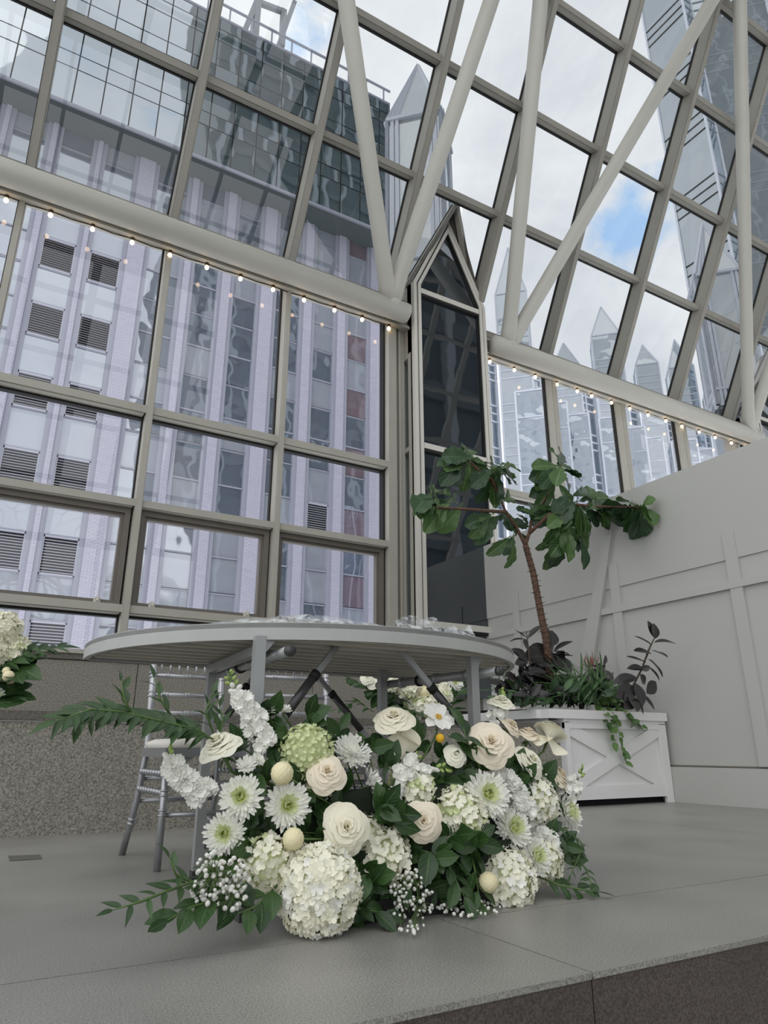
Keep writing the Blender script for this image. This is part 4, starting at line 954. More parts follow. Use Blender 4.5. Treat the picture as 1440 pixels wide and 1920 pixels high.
def hydrangea(x, y, rpx, Y, label, ms, n=None, sc=1.0, sq=.85, parentloc=None):
    P = at(x, y, Y); r = rpx*depth(P)/F_PX; t = thing('hydrangea', P-Vector((0,0,r*.6)), label, 'flower', 'hydrangeas in the floor arrangement')
    ax = facing(P, .7, .3); Mf = frame(ax); fs = .0105*1.0*1.9*sc
    core = MB().sphere((0,0,0), r*.86, 14, 10, (1,1,sq)); core.v = [P + Mf.to_3x3() @ v for v in core.v]; obj('flower_core', core, MATS['green_stem'] if 0 else m_green_p, t, True)
    obj('stem', MB().tube([P, P-ax*r*1.5+Vector((0,0,-r))], .006, 6), m_stem, t, True)
    n = n or int(min(290, 11.0*(r/fs)**2*.62)); i = 0
    for k in range(n):
        z = 1-1.35*(k+.5)/n; a = k*2.39996; q = math.sqrt(max(0, 1-z*z)); d = Vector((q*math.cos(a), q*math.sin(a), z*1.0))
        nrm = (Mf.to_3x3() @ Vector((d.x, d.y, d.z/sq))).normalized(); p = P + Mf.to_3x3() @ Vector((d.x*r, d.y*r, d.z*r*sq)) * rnd(.90,1.0)
        M = Matrix.Translation(p) @ frame((nrm+rvec(.5)).normalized(), rvec(1)) @ Matrix.Scale(fs*rnd(.85,1.25)*1.15, 4)
        part('floret', R.choice(ms), t, M)
# roses ----------------------------------------------------------
def rose_petals(m):
    out = []; rr = random.Random(5)
    spec = []
    NP = 38
    for k in range(NP):
        f = k/(NP-1); spec.append((.04+.34*f, .90-.46*f**1.3, f))
    for i, (R0, H, f) in enumerate(spec):
        a0 = i*2.39996+rr.uniform(-.25,.25); sd_ = rr.random()*6; W_a = 1.55-.75*f**.6
        topR = .07+.93*f**.95+rr.uniform(-.03,.03); roll = (.05+.30*f)*rr.uniform(.6,1.3); tl = rr.uniform(-.03,.03)
        def fn(u, v):
            s = 2*u-1; w = math.sin(PI*(.14+.50*v))**.7; ang = s*W_a*w; vv = v*(1-.12*s*s*v-.03*math.sin(s*5+sd_)*v)
            bow = math.sin(min(1, vv*1.6)*PI/2)
            rad = R0*(.3+.7*bow) + (topR-R0)*vv**2.0 + (.008+.035*f)*math.sin(s*6+sd_)*vv*vv
            z = (H+tl)*bow*(.75+.25*vv) - roll*max(0, vv-.78)**1.2*3.0 + .05*(1-f)*s*s*vv
            return (rad*math.cos(ang), rad*math.sin(ang), z)
        mb = MB(); Mr = Matrix.Rotation(a0, 4, 'Z'); mb.grid(lambda u, v: Mr @ Vector(fn(u, v)), 8, 7); out.append(mb.mesh('petal', m, True))
    return out

rosem = {'c': rose_petals(m_cream), 'b': rose_petals(m_blush), 'w': rose_petals(m_pet)}
sepal = leafmesh('sepal', m_salal, 1, .35, 'lance', .3, .2, 0, 2, 4)
def rose(x, y, rpx, Y, ax, kind, label, droop=False, name='rose', group='roses in the floor arrangement', hs=1.0, pet=None, nmax=40):
    P = at(x, y, Y); r = rpx*depth(P)/F_PX; ax = Vector(ax).normalized() if ax else facing(P)
    t = thing(name, P-Vector((0,0,r)), label, 'flower', group); M0 = Matrix.Translation(P-ax*r*.38) @ frame(ax, rvec(1)) @ Matrix.Diagonal((r*.92, r*.92, r*.95*hs, 1))
    for i, me in enumerate(rosem[kind]):
        if i < nmax: part('petal', me, t, M0 @ Matrix.Rotation(rnd(-.1,.1), 4, 'Z'))
    for k in range(4): part('sepal', sepal, t, M0 @ Matrix.Rotation(k*PI/2+.3, 4, 'Z') @ Matrix.Translation((0,.1,-.05)) @ Matrix.Rotation(-.3, 4, 'X') @ Matrix.Scale(.5, 4))
    b = P-ax*r*.35; e = b-ax*r*1.2+(AC-P)*.35; obj('stem', MB().tube([b, b-ax*r*.8, e], [.007,.0035,.0035], 6), m_stem, t, True)
    if droop:
        dm = petalmesh_droop
        for a in droop: part('petal', dm, t, M0 @ Matrix.Rotation(a, 4, 'Z') @ Matrix.Translation((0,.25,-.05)) @ Matrix.Rotation(-.7, 4, 'X') @ Matrix.Scale(1.25, 4))
petalmesh_droop = MB().grid(petal(.9, 1.25, -.25, .05, .2, 6, 6, 1, .45), 6, 6).mesh('petal', m_cream, True)
# chrysanthemums -------------------------------------------------
mump = [MB().grid(petal(1, .17, c, 0, -.25, 2, 4, 0, .55), 2, 4).mesh('petal', m_petw, True) for c in (.05,.20,.40)]
mump_s = [MB().grid(petal(1, .30, c, 0, -.2, 2, 3, 0, .6), 2, 3).mesh('petal', m_petw, True) for c in (.1,.35,.6)]
mump_i = [MB().grid(petal(1, .22, c, 0, -.2, 2, 3, 0, .6), 2, 3).mesh('petal', m_green_p, True) for c in (.3,.6)]
mump_g = MB().grid(petal(1, .22, .5, 0, -.3, 2, 3, 0, .6), 2, 3).mesh('petal', m_yc, True)
def mum(x, y, rpx, Y, ax, label, small=False, name='chrysanthemum', group='spider chrysanthemums in the floor arrangement', yellow=True, n=30, parent=None):
    P = at(x, y, Y); r = rpx*depth(P)/F_PX; ax = Vector(ax).normalized() if ax else facing(P)
    t = parent or thing(name, P-Vector((0,0,r)), label, 'flower', group); M0 = Matrix.Translation(P-ax*r*.15) @ frame(ax, rvec(1)) @ Matrix.Scale(r, 4)
    ps = mump_s if small else mump
    rows = [(n, .02, 1.0, 0, -.05), (n, .06, .92, 0, .14), (int(n*.8), .08, .80, 1, .34), (int(n*.6), .10, .60, 1, .62), (int(n*.45), .10, .42, 2, .9)]
    for q, (c, z, s, mi, el_) in enumerate(rows):
        for k in range(c):
            M = M0 @ Matrix.Rotation(2*PI*(k+.5*q)/c+rnd(-.08,.08), 4, 'Z') @ Matrix.Translation((0,.06,z)) @ Matrix.Rotation(el_+rnd(-.12,.12), 4, 'X') @ Matrix.Scale(s*rnd(.86,1.06)*.95, 4)
            part('petal', mump_i[q-3] if (q > 2 and yellow) else ps[mi], t, M)
    if yellow:
        for k in range(22):
            rr_ = .14*math.sqrt((k+.5)/22); M = M0 @ Matrix.Rotation(k*2.4, 4, 'Z') @ Matrix.Translation((0,rr_,.12)) @ Matrix.Rotation(1.35-.5*rr_/.14, 4, 'X') @ Matrix.Scale(.20+.4*rr_, 4); part('inner_petal', mump_g, t, M)
    e = P-ax*r*.9+(AC-P)*.3; part('stem', (MB().tube([P-ax*r*.1, P-ax*r*.7, e], .003, 6), m_stem, True), t)
    return t
# button balls ---------------------------------------------------
def ballmesh():
    bm = bmesh.new(); bmesh.ops.create_icosphere(bm, subdivisions=4, radius=1); n = 130; pts = []
    for k in range(n):
        z = 1-2*(k+.5)/n; a = k*2.39996; q = math.sqrt(1-z*z); pts.append(Vector((q*math.cos(a), q*math.sin(a), z)))
    for v in bm.verts:
        d = min((v.co-p).length for p in pts); v.co *= 1 + .11*(1-min(1, d/.135)**2)
    me = bpy.data.meshes.new('button_head'); bm.to_mesh(me); bm.free(); me.materials.append(m_ball); me.polygons.foreach_set('use_smooth', [True]*len(me.polygons)); return me
ballm = ballmesh()
def button(x, y, rpx, Y, label, ax=None, group='cream button balls in the floor arrangement'):
    P = at(x, y, Y); r = rpx*depth(P)/F_PX; t = thing('button_ball', P-Vector((0,0,r)), label, 'flower', group)
    part('flower_head', ballm, t, Matrix.Translation(P) @ Matrix.Scale(r, 4)); obj('stem', MB().tube([P, P+(AC-P)*.5], .0028, 6), m_stem, t, True)
# stock spikes ---------------------------------------------------
def stockfloret(seed):
    rr = random.Random(seed); mb = MB()
    for lay in range(3):
        for k in range(5):
            f = petal(.66-.14*lay, .50-.08*lay, .10+.38*lay, .20, .1, 3, 3, rr.random()*6, .4); M = Matrix.Rotation(k*2*PI/5+lay*.6+rr.uniform(-.2,.2), 4, 'Z')
            mb.grid(lambda u, v: M @ (Vector(f(u, v))+Vector((0,0,.05*lay))), 3, 3)
    return mb.mesh('floret', m_petw, True)
stf = [stockfloret(i) for i in range(4)]
m_budg = mat('green_bud', (160,182,104), .6)
budm = MB().sphere((0,0,.5), .5, 8, 6, (.6,.6,1)).mesh('bud', m_budg, True); wbud = MB().sphere((0,0,.5), .5, 8, 6, (.7,.7,1)).mesh('bud', m_bud, True)
def stock(pts, rpx, label, nf=26, tipf=.3, fs=.036):
    P = [at(x, y, Y) for x, y, Y in pts]; w = rpx*depth(P[0])/F_PX; t = thing('stock_spike', P[-1], label, 'flower', 'white stock spikes in the floor arrangement')
    obj('stem', MB().tube(P, .004, 6), m_stem, t, True)
    for k in range(nf):
        f = k/(nf-1); c, d = poly_at(P, f); a = k*2.4; side = rvec(1); side = (side-d*side.dot(d)).normalized()
        if side.y > .3: side.y *= -1
        if f < tipf:
            part('bud', budm if f < tipf*.6 else wbud, t, Matrix.Translation(c+side*w*.15) @ frame((side-d*.6).normalized(), rvec(1)) @ Matrix.Scale(.013+.012*f/tipf, 4))
        else: part('floret', R.choice(stf), t, Matrix.Translation(c+side*w*(.35+.65*f)) @ frame((side*.8+(CAMP-c).normalized()*.6-d*.2).normalized(), rvec(1)) @ Matrix.Scale(fs*rnd(.85,1.2), 4))
# baby's breath --------------------------------------------------
gy = MB().sphere((0,0,0), 1, 7, 5, (1,1,1.15)).mesh('blossom', m_bud, True)
def breath(cx, cy, rx, ry, n, Y, root, label, rs=.0045):
    rootP = at(*root); t = thing('babys_breath', rootP, label, 'flower', "sprays of baby's breath in the floor arrangement"); st = MB(); hub = [at(cx+rnd(-.5,.5)*rx, cy+rnd(-.5,.5)*ry, Y+rnd(-.03,.03)) for _ in range(9)]
    for h in hub: st.tube([rootP, rootP.lerp(h, .5)+rvec(.01), h], .0011, 4)
    for k in range(n):
        a = rnd(0, 2*PI); q = math.sqrt(rnd(0,1)); p = at(cx+rx*q*math.cos(a), cy+ry*q*math.sin(a), Y+rnd(-.045,.04)); p.z = max(p.z, .008)
        h = min(hub, key=lambda b: (b-p).length); st.tube([h, h.lerp(p, .6)+rvec(.004), p], .0007, 4)
        part('blossom', gy, t, Matrix.Translation(p) @ frame(rvec(1)) @ Matrix.Scale(rs*rnd(.7,1.25), 4))
    obj('fine_stems', st, m_stem, t, True)
# greenery stems -------------------------------------------------
rusm = [leafmesh('leaf', m_rusc, 1, w, 'lance', c, .25, 0, 4, 7) for w, c in ((.34,.1),(.28,.3),(.40,.2))]
salm = [leafmesh('leaf', m_salal, 1, w, 'ell', c, .22, .02, 4, 8, w*9) for w, c in ((.52,.2),(.60,.35),(.46,.1))]
def leafstem(pts, n, ls, ms, label, nm='ruscus_stem', spread=.8, up=(0,-.5,.8), first=.15, w=1.0, group='leafy stems in the floor arrangement', m=None, parent=None, cat='leafy stem'):
    P = [at(*q) if len(q) == 3 else q for q in pts]; t = parent or thing(nm, P[0], label, cat, group)
    obj('stem', MB().tube(P, [.003]*(len(P)-1)+[.0012], 5), m or m_stem, t, True)
    for k in range(n):
        f = first+(1-first)*k/max(1, n-1); c, d = poly_at(P, f); s = (-1 if k % 2 else 1); sv = Vector(up).cross(d).normalized()*s
        dd = (d*.75+sv*spread+rvec(.22)).normalized() if k < n-1 else d
        part('leaf', R.choice(ms), t, leafM(c, dd, Vector(up)+rvec(.35), ls*rnd(.75,1.15)*(1-.25*f), rnd(-.3,.3)) @ Matrix.Diagonal((w,1,1,1)))
    return t
# ---- the floor arrangement: its depth is squeezed so that it stands in front of the table legs
_at0 = at
def at(x, y, Y):
    if 1.6 < Y < 2.2:
        P = _at0(x, y, 1.82+(Y-1.92)*.75)
        if P.z < .014: P = _at0(x, y, 1.0); P = Vector((0, 0, CAMH)) + (P-Vector((0, 0, CAMH)))*((.014-CAMH)/(P.z-CAMH))
        return P
    return _at0(x, y, Y)
AC = Vector((1.12, 1.92, .18))
# ---- the floor arrangement --------------------------------------------------
tray = thing('flower_tray', (1.18, 1.87, 0), 'dark low tray with wet foam hidden under the big floor arrangement', 'tray')
obj('tray_base', MB().prism([(.82,1.80),(1.55,1.79),(1.55,1.95),(.82,1.95)], 0, .05), m_black, tray)
obj('foam_block', MB().prism([(.86,1.82),(1.50,1.81),(1.50,1.93),(.86,1.93)], .05, .17), m_dark, tray)
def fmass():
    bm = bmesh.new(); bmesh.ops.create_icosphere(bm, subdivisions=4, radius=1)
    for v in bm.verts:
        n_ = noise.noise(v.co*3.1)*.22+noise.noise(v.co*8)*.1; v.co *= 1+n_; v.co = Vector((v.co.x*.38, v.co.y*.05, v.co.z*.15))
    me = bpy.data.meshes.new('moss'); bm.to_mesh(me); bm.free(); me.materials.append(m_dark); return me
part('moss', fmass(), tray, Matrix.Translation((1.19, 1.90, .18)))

Y1, Y2, Y3 = 1.86, 1.95, 2.05
H = hydrangea
H(597,1668,80,1.84,'largest white hydrangea head resting on the floor at the front', flw+flw2[:1], 290)
H(500,1618,50,1.93,'white hydrangea left of the largest one, under the button ball', flw+flg[:1])
H(715,1607,54,1.95,'white hydrangea right of the largest one, below the front open rose', flw)
H(683,1560,34,2.0,'small part-hidden white hydrangea behind the front open rose', flw)
H(860,1530,56,1.97,'white hydrangea right of the blush rose', flw+flg[:1])
H(945,1648,58,1.92,'white hydrangea at the lower right resting near the floor', flw+flw2[:1])
H(1012,1612,44,1.99,'white hydrangea at the far right low edge, behind the chrysanthemum', flw)
H(772,1478,44,2.03,'greenish white hydrangea behind the blush rose', flw+flg)
H(1000,1500,46,2.03,'white hydrangea behind the right chrysanthemums', flw+flw2)
H(573,1410,52,2.03,'lime green hydrangea at the upper left of the arrangement', flg, None, .85)
H(545,1650,30,1.95,'small white hydrangea head squeezed left behind the largest one', flw)
c_ = lambda x, y, z=0.2: (x, y, z)
rose(414,1404,47,2.02,(-.55,-.35,.75),'w','white rosebud-shaped rose facing up left above the left chrysanthemums', hs=1.25, nmax=40)
rose(612,1450,46,1.93,(-.2,-.85,.42),'b','cream rose with long drooping outer petals in the upper left middle', droop=[2.6,3.5,4.2], nmax=40)
rose(648,1553,55,1.88,(-.25,-.95,.25),'c','fully open cream rose at the front centre left')
rose(738,1350,46,2.06,(-.35,-.55,.75),'c','white rose standing highest in the middle, petals drooping left', droop=[2.2,3.3], nmax=40)
rose(792,1540,46,1.88,(-.35,-.9,.15),'b','blush cream rose facing the viewer in the middle', nmax=40)
rose(920,1395,52,1.96,(-.4,-.8,.4),'b','large blush rose at the upper right with a green leaf across it')
rose(940,1318,30,2.08,(-.1,-.4,.9),'w','small white rose at the top right of the arrangement', nmax=40)
rose(957,1362,27,2.06,(.3,-.7,.6),'b','small blush rose just behind the large blush rose', nmax=40)
rose(993,1428,38,2.0,(.1,-.8,.5),'w','white ruffled rose right of the large blush rose')
rose(1032,1372,38,2.06,(.55,.1,.75),'w','white rose seen from behind at the far right top', droop=[.4,5.6], nmax=40)
rose(990,1378,30,2.07,(.1,-.3,.9),'b','half-hidden white rose left of the backward-facing one', nmax=40)
rose(1045,1455,36,2.03,(.5,-.6,.5),'b','white rose on the right flank above the outermost chrysanthemum', nmax=40)
rose(853,1416,26,1.99,(-.3,-.8,.4),'w','small frilled white bloom left of the large blush rose', name='lisianthus', hs=.9, group='small ruffled blooms in the floor arrangement', nmax=40)
mum(451,1494,44,1.93,(-.45,-.85,.25),'spider chrysanthemum at upper left with yellow green eye')
mum(539,1510,46,1.90,(-.2,-.95,.15),'spider chrysanthemum right of the upper left one, above the lower button ball')
mum(421,1562,41,1.93,(-.5,-.85,.05),'spider chrysanthemum lowest on the left')
mum(662,1408,40,2.03,(.0,-.75,.65),'spider chrysanthemum tilted up behind the drooping cream rose', yellow=False)
mum(915,1489,45,1.90,(-.3,-.9,.3),'spider chrysanthemum under the large blush rose')
mum(962,1552,42,1.93,(.0,-.85,.4),'spider chrysanthemum seen tilted, above the lower right hydrangea')
mum(1004,1606,38,1.90,(.1,-.9,.35),'spider chrysanthemum overlapping the far right hydrangea')
mum(1066,1524,38,2.0,(.35,-.8,.3),'outermost right spider chrysanthemum')
mum(700,1470,36,2.0,(.75,-.45,.3),'spider chrysanthemum seen from the side in the middle', yellow=False, n=22)
for x, y, r, a in ((462,1434,21,(-.2,-.7,.6)), (484,1424,15,(.2,-.7,.6))):
    mum(x, y, r, 1.98, a, 'small button chrysanthemum %s between white rose and green hydrangea' % ('left' if x < 470 else 'right'), True, 'button_chrysanthemum', 'small button chrysanthemums', False, 14)
for x, y, r, w_ in ((502,1330,17,'upper left, beside the stock spike'),(533,1330,16,'right of the upper left one'),(590,1364,17,'behind the lime hydrangea, left one'),(616,1372,16,'behind the lime hydrangea, right one'),(606,1392,14,'just above the spider chrysanthemum')):
    mum(x, y, r, 2.1, (0,-.45,.9), 'small white button chrysanthemum '+w_, True, 'button_chrysanthemum', 'small button chrysanthemums', False, 13)
mum(839,1607,14,1.86,(.1,-.9,-.3),'small oblong daisy bud hanging under the middle hydrangea', True, 'button_chrysanthemum', 'small button chrysanthemums', True, 12)
button(529,1450,20,1.90,'cream button ball below the lime hydrangea')
button(550,1573,19,1.86,'cream yellow button ball above the largest hydrangea')
button(915,1655,18,1.84,'cream button ball against the lower right hydrangea')
# cosmos-like daisy with yellow eye
cosp = MB().grid(petal(1, .62, .12, .05, .1, 5, 5, 2, .4), 5, 5).mesh('petal', m_petw, True)
def daisy(x, y, rpx, Y, ax, label):
    P = at(x, y, Y); r = rpx*depth(P)/F_PX; t = thing('cosmos', P-Vector((0,0,r)), label, 'flower'); M0 = Matrix.Translation(P) @ frame(Vector(ax).normalized()) @ Matrix.Scale(r, 4)
    for k in range(9): part('petal', cosp, t, M0 @ Matrix.Rotation(k*2*PI/9+rnd(-.1,.1), 4, 'Z') @ Matrix.Rotation(rnd(-.1,.2), 4, 'X'))
    mb = MB()
    for k in range(30):
        q = .2*math.sqrt(k/30); mb.sphere((q*math.cos(k*2.4), q*math.sin(k*2.4), .1+.03*(k % 3)), .035, 5, 4)
    me = mb.mesh('eye', m_yel, True); part('eye', me, t, M0); obj('stem', MB().tube([P, P+Vector((0,.01,-.05)), P+(AC-P)*.5], .003, 6), m_stem, t, True)
    return t, P
t_, P_ = daisy(821,1346,33,2.04,(-.05,-.75,.55),'white open daisy with yellow eye standing high right of the top rose')
part('bud', (MB().sphere(at(825,1384,2.0), .014, 10, 8), m_yel, True), t_, label='yellow bud below the bloom')
stock([(428,1262,2.10),(438,1290,2.10),(452,1318,2.08),(475,1352,2.06),(492,1392,2.04)], 20, 'white stock spike rising at the upper left with green buds', 30, .32)
stock([(318,1400,1.98),(322,1432,1.98),(334,1455,1.98),(352,1472,1.98),(385,1490,1.99)], 17, 'white stock spike leaning out far left', 30, .22)
stock([(937,1292,2.10),(936,1318,2.10),(932,1345,2.10),(935,1365,2.10)], 15, 'short white stock spike at the top right', 16, .35, .030)
stock([(780,1418,2.05),(765,1440,2.03),(742,1462,2.02),(715,1490,2.0)], 24, 'white stock spike in the middle behind the small frilled bloom', 26, .1, .036)
stock([(845,1440,2.0),(815,1440,2.0),(790,1445,2.0),(765,1465,2.0)], 12, 'thin stock tip with buds pointing right under the frilled bloom', 16, .6, .028)
stock([(1092,1440,2.05),(1082,1462,2.04),(1072,1480,2.03),(1050,1500,2.03)], 15, 'white stock spike on the far right edge', 18, .45, .030)
stock([(925,1430,2.0),(950,1460,1.98),(968,1490,1.98),(985,1530,1.98)], 16, 'white stock florets running down right of the middle', 26, .0, .034)
stock([(1010,1560,1.98),(1030,1580,1.97),(1030,1600,1.97)], 15, 'white stock florets low on the right flank', 14, .0, .034)
breath(412,1655,56,58,150,1.80,(455,1640,1.93),"spray of baby's breath at the lower left", .0052)
breath(771,1688,42,64,120,1.82,(775,1610,1.95),"spray of baby's breath hanging to the floor right of the largest hydrangea")
breath(875,1702,66,16,55,1.86,(880,1670,1.97),"low spray of baby's breath along the floor on the right")
breath(1012,1460,30,25,24,2.0,(1000,1480,2.05),"thin spray of baby's breath on the upper right")
# greenery
G = Vector
def LS(px, n, ls, ms, label, **k): return leafstem(px, n, ls, ms, label, **k)
LS([(420,1400,2.02),(370,1368,1.98),(300,1352,1.94),(230,1335,1.90),(170,1330,1.86),(105,1352,1.82)], 42, .088, rusm, 'long ruscus stem reaching out far left below the table', spread=.9)
LS([(420,1395,2.04),(360,1372,2.02),(290,1345,1.98),(220,1340,1.94),(140,1360,1.88)], 26, .07, rusm, 'second ruscus stem under the long left one', spread=.7)
LS([(330,1360,2.0),(300,1310,2.0),(290,1272,2.0)], 6, .06, rusm, 'upright ruscus shoot at the left chair post', spread=.45)
LS([(400,1375,2.02),(385,1335,2.02),(398,1300,2.02)], 7, .055, rusm, 'upright ruscus shoot right of the left chair', spread=.45)
LS([(410,1385,2.02),(418,1350,2.02),(408,1310,2.02)], 5, .07, rusm, 'narrow leaves beside the upper left rose', spread=.3)
LS([(250,1345,1.92),(232,1310,1.92),(228,1278,1.92)], 5, .055, rusm, 'small upright shoot on the long ruscus stem', spread=.4)
LS([(420,1600,1.92),(370,1650,1.80),(310,1672,1.74),(265,1690,1.70),(212,1706,1.66)], 15, .062, rusm, 'ruscus stem lying on the floor at lower left', spread=.9)
LS([(440,1640,1.92),(380,1665,1.82),(330,1640,1.76),(318,1610,1.74)], 9, .06, rusm, 'ruscus stem curling up at lower left', spread=.7)
LS([(480,1640,1.9),(430,1680,1.82),(360,1700,1.77),(315,1725,1.73)], 9, .088, salm, 'broad green leaves spreading on the floor at lower left', spread=.6, nm='salal_stem')
LS([(520,1660,1.88),(480,1700,1.82),(440,1715,1.78)], 7, .088, salm, 'broad green leaves tucked left under the largest hydrangea', spread=.7, nm='salal_stem')
LS([(600,1700,1.9),(660,1700,1.86),(720,1712,1.80)], 7, .088, salm, 'broad green leaves tucked right under the largest hydrangea', spread=.7, nm='salal_stem')
LS([(820,1580,1.95),(845,1630,1.86),(870,1680,1.80)], 8, .095, salm, 'broad green leaves in the gap left of the lower right hydrangea', spread=.6, nm='salal_stem')
LS([(880,1580,1.95),(890,1630,1.86),(900,1690,1.82)], 7, .09, salm, 'broad green leaves just left of the cream button ball', spread=.6, nm='salal_stem')
LS([(1000,1640,1.95),(1050,1660,1.88),(1090,1668,1.84),(1118,1672,1.80)], 10, .075, salm, 'green leaves at the lower right end on the floor', spread=.8, nm='salal_stem')
LS([(1040,1560,2.0),(1070,1600,1.95),(1100,1630,1.92),(1112,1672,1.86)], 16, .045, rusm, 'thin twisting vine on the right flank', spread=.9)
LS([(1020,1540,2.0),(1060,1555,1.95),(1095,1585,1.92),(1070,1640,1.9)], 18, .04, rusm, 'fine curled tendrils at the right edge', spread=.9)
LS([(930,1420,1.97),(912,1404,1.93),(888,1392,1.90)], 3, .075, salm, 'green leaf lying across the large blush rose', spread=.3, nm='salal_stem')
LS([(900,1440,1.98),(880,1400,2.0),(868,1365,2.0)], 5, .10, salm, 'dark leaves left of the large blush rose', spread=.5, nm='salal_stem')
LS([(800,1520,2.0),(745,1420,2.05),(735,1385,2.07)], 6, .085, salm, 'leaves below the highest rose', spread=.5, nm='salal_stem')
fill = [(470,1450,2.05),(500,1470,2.03),(480,1540,2.0),(500,1570,2.0),(590,1500,2.02),(610,1520,2.0),(700,1520,2.0),(730,1500,2.02),(740,1570,1.97),(760,1600,1.95),(820,1470,2.04),(860,1460,2.04),(840,1430,2.06),(640,1480,2.03),(560,1480,2.02),(520,1400,2.08),(540,1380,2.1),(640,1380,2.1),(690,1400,2.08),(780,1400,2.1),(880,1430,2.05),(960,1440,2.04),(1010,1470,2.05),(1040,1500,2.04),(900,1570,2.0),(880,1600,1.97),(820,1640,1.93),(560,1560,1.98),(600,1590,1.96),(640,1610,1.95),(470,1590,1.98),(430,1620,1.95),(1020,1570,2.0),(720,1440,2.06),(500,1350,2.12),(450,1400,2.08),(970,1470,2.03),(690,1640,1.93),(740,1650,1.92),(650,1720,1.9),(800,1660,1.93),(950,1600,2.0),(1050,1590,1.98),(580,1350,2.14),(860,1620,1.95),(845,1575,1.90),(885,1585,1.88),(810,1600,1.86),(705,1515,1.92),(735,1530,1.90),(690,1650,1.84)]
FL = ['between the upper left rose and the left chrysanthemums','around the left chrysanthemums and the lower button ball','above the front open cream rose','around the left side of the blush rose','below the small frilled bloom','between the drooping rose and the lime hydrangea','behind the lime hydrangea and tilted chrysanthemum','under the white open daisy','beside the right ruffled rose','right of the middle hydrangea','behind the largest hydrangea','at the lower left above the baby\'s breath','below the highest rose','at the upper left under the small button chrysanthemums','at the bottom middle near the floor','low in the gap below the middle hydrangea','around the small hydrangea behind the front open rose']
for i in range(0, len(fill), 3):
    pts = fill[i:i+3]; t = thing('foliage_sprig', at(*pts[0]), 'dark green filler leaves '+FL[i//3], 'leafy stem', 'filler leaves between the blooms')
    for (x, y, Y) in pts:
        P = at(x, y, Y); o = (P-AC); o.normalize(); part('stem', (MB().tube([P+(AC-P)*.5, P], .0025, 5), m_stem, True), t)
        for k in range(6):
            d = rvec(1)+Vector((0,-.5,.15))+o*.5; part('leaf', R.choice(salm), t, leafM(P+rvec(.015), d, CAMP-P+rvec(.5), rnd(.055,.095), rnd(-.3,.3)))

# ---- second arrangement on the bench behind the table, and one at the left edge ----------
m_save = AC.copy()
def small_arr(items, leaves, br):
    for it in items: it()
AC = at(780, 1370, 4.5)
for x, y, r in ((790,1325,30),(765,1285,24),(820,1302,26),(735,1275,20)):
    H(x, y, r, 4.5, 'white hydrangea in the rear arrangement under the table, %s' % {790:'lowest and biggest',765:'upper middle one',820:'right hand one',735:'upper left one'}[x], flw+flg[:1], 90, 2.0)
for x, y in ((688,1272),(700,1282)): rose(x, y, 16, 4.5, (-.3,-.8,.5), 'w', 'white rose at the upper left of the rear arrangement, %s' % ('left of two' if x == 688 else 'right of two'), group='roses of the rear arrangement', nmax=40)
mum(852,1278,20,4.5,(0,-.9,.3),'small spider chrysanthemum in the rear arrangement', group='rear chrysanthemums', n=20); mum(828,1322,22,4.45,(.1,-.9,.3),'lower spider chrysanthemum in the rear arrangement', group='rear chrysanthemums', n=20)
button(794,1297,10,4.45,'cream button ball in the rear arrangement behind the table', group='rear button ball')
AC = at(-20, 1260, 4.6)
H(5,1180,32,4.6,'white hydrangea at the upper left picture edge', flw, 110, 2.0); H(30,1218,24,4.6,'white hydrangea below the first at the left picture edge', flw+flg[:1], 90, 2.0); H(-5,1215,30,4.6,'white hydrangea cut by the left picture edge', flw, 90, 2.0)
button(12,1258,7,4.5,'small yellow button ball in the left edge arrangement', group='left edge button balls'); button(16,1268,10,4.45,'larger yellow button ball in the left edge arrangement', group='left edge button balls'); button(20,1280,6,4.5,'lowest small button ball in the left edge arrangement', group='left edge button balls')
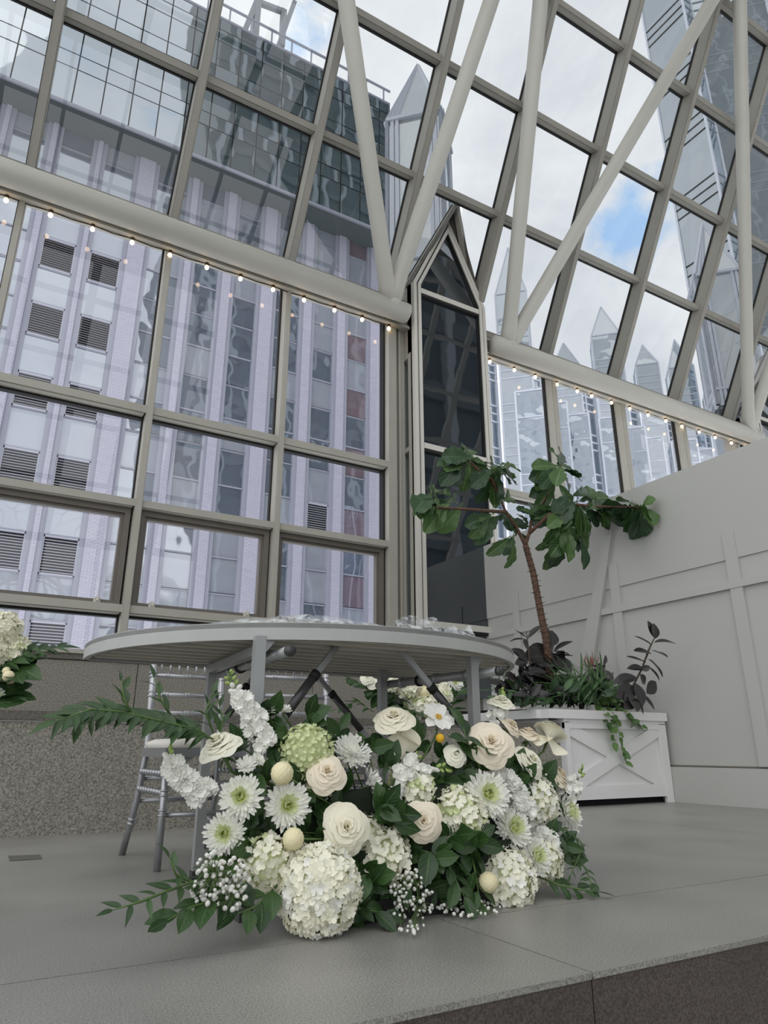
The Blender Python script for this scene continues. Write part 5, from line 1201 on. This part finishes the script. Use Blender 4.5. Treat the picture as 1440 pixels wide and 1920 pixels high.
mum(-6,1305,18,4.5,(.3,-.9,.2),'white spider chrysanthemum cut by the left edge', group='left edge chrysanthemum', n=20)
AC = m_save
def bigleaf(pts, n, ls, label, ms=None, **k): leafstem(pts, n, ls, ms or salm, label, **k)
bigleaf([(760,1330,4.55),(700,1300,4.55),(650,1270,4.5)], 16, .16, 'leafy stem left in the rear arrangement', group='leaves of the rear arrangement')
bigleaf([(780,1340,4.6),(720,1290,4.6),(690,1265,4.6)], 16, .20, 'dense leaves behind the rear white roses', group='leaves of the rear arrangement')
bigleaf([(700,1335,4.5),(670,1315,4.5),(632,1330,4.5)], 12, .10, 'thin dark sprig hanging left of the rear arrangement', ms=rusm, group='leaves of the rear arrangement')
bigleaf([(800,1350,4.5),(780,1330,4.45),(745,1335,4.4)], 10, .16, 'leaves low in the rear arrangement', group='leaves of the rear arrangement')
bigleaf([(830,1350,4.6),(860,1300,4.6),(878,1275,4.6)], 14, .18, 'leaves on the right of the rear arrangement', group='leaves of the rear arrangement')
bigleaf([(-20,1260,4.6),(20,1240,4.55),(60,1220,4.5),(112,1214,4.5)], 22, .15, 'long sprig pointing right from the left edge arrangement', ms=rusm, group='leaves of the left edge arrangement')
bigleaf([(-20,1290,4.6),(10,1270,4.55),(40,1250,4.5)], 14, .22, 'broad leaves of the left edge arrangement', group='leaves of the left edge arrangement')
bigleaf([(-25,1330,4.5),(-5,1310,4.5),(12,1300,4.5)], 8, .22, 'bright leaf at the bottom of the left edge arrangement', group='leaves of the left edge arrangement')
def urn(x, y, Y, label, h=.28):
    P = at(x, y, Y); z0 = .628; r = .11
    mb = MB().tube([(P.x,P.y,z0),(P.x,P.y,z0+.02),(P.x,P.y,z0+.5*max(.1,P.z-z0)),(P.x,P.y,max(P.z, z0+.12))], [r*.7, r*.72, r*.9, r], 20)
    single('flower_vase', mb, m_rst, label, 'vase', smooth=True)
urn(775, 1360, 4.62, 'low vase holding the rear arrangement on the granite bench')
urn(-25, 1300, 4.75, 'vase holding the arrangement at the left picture edge')
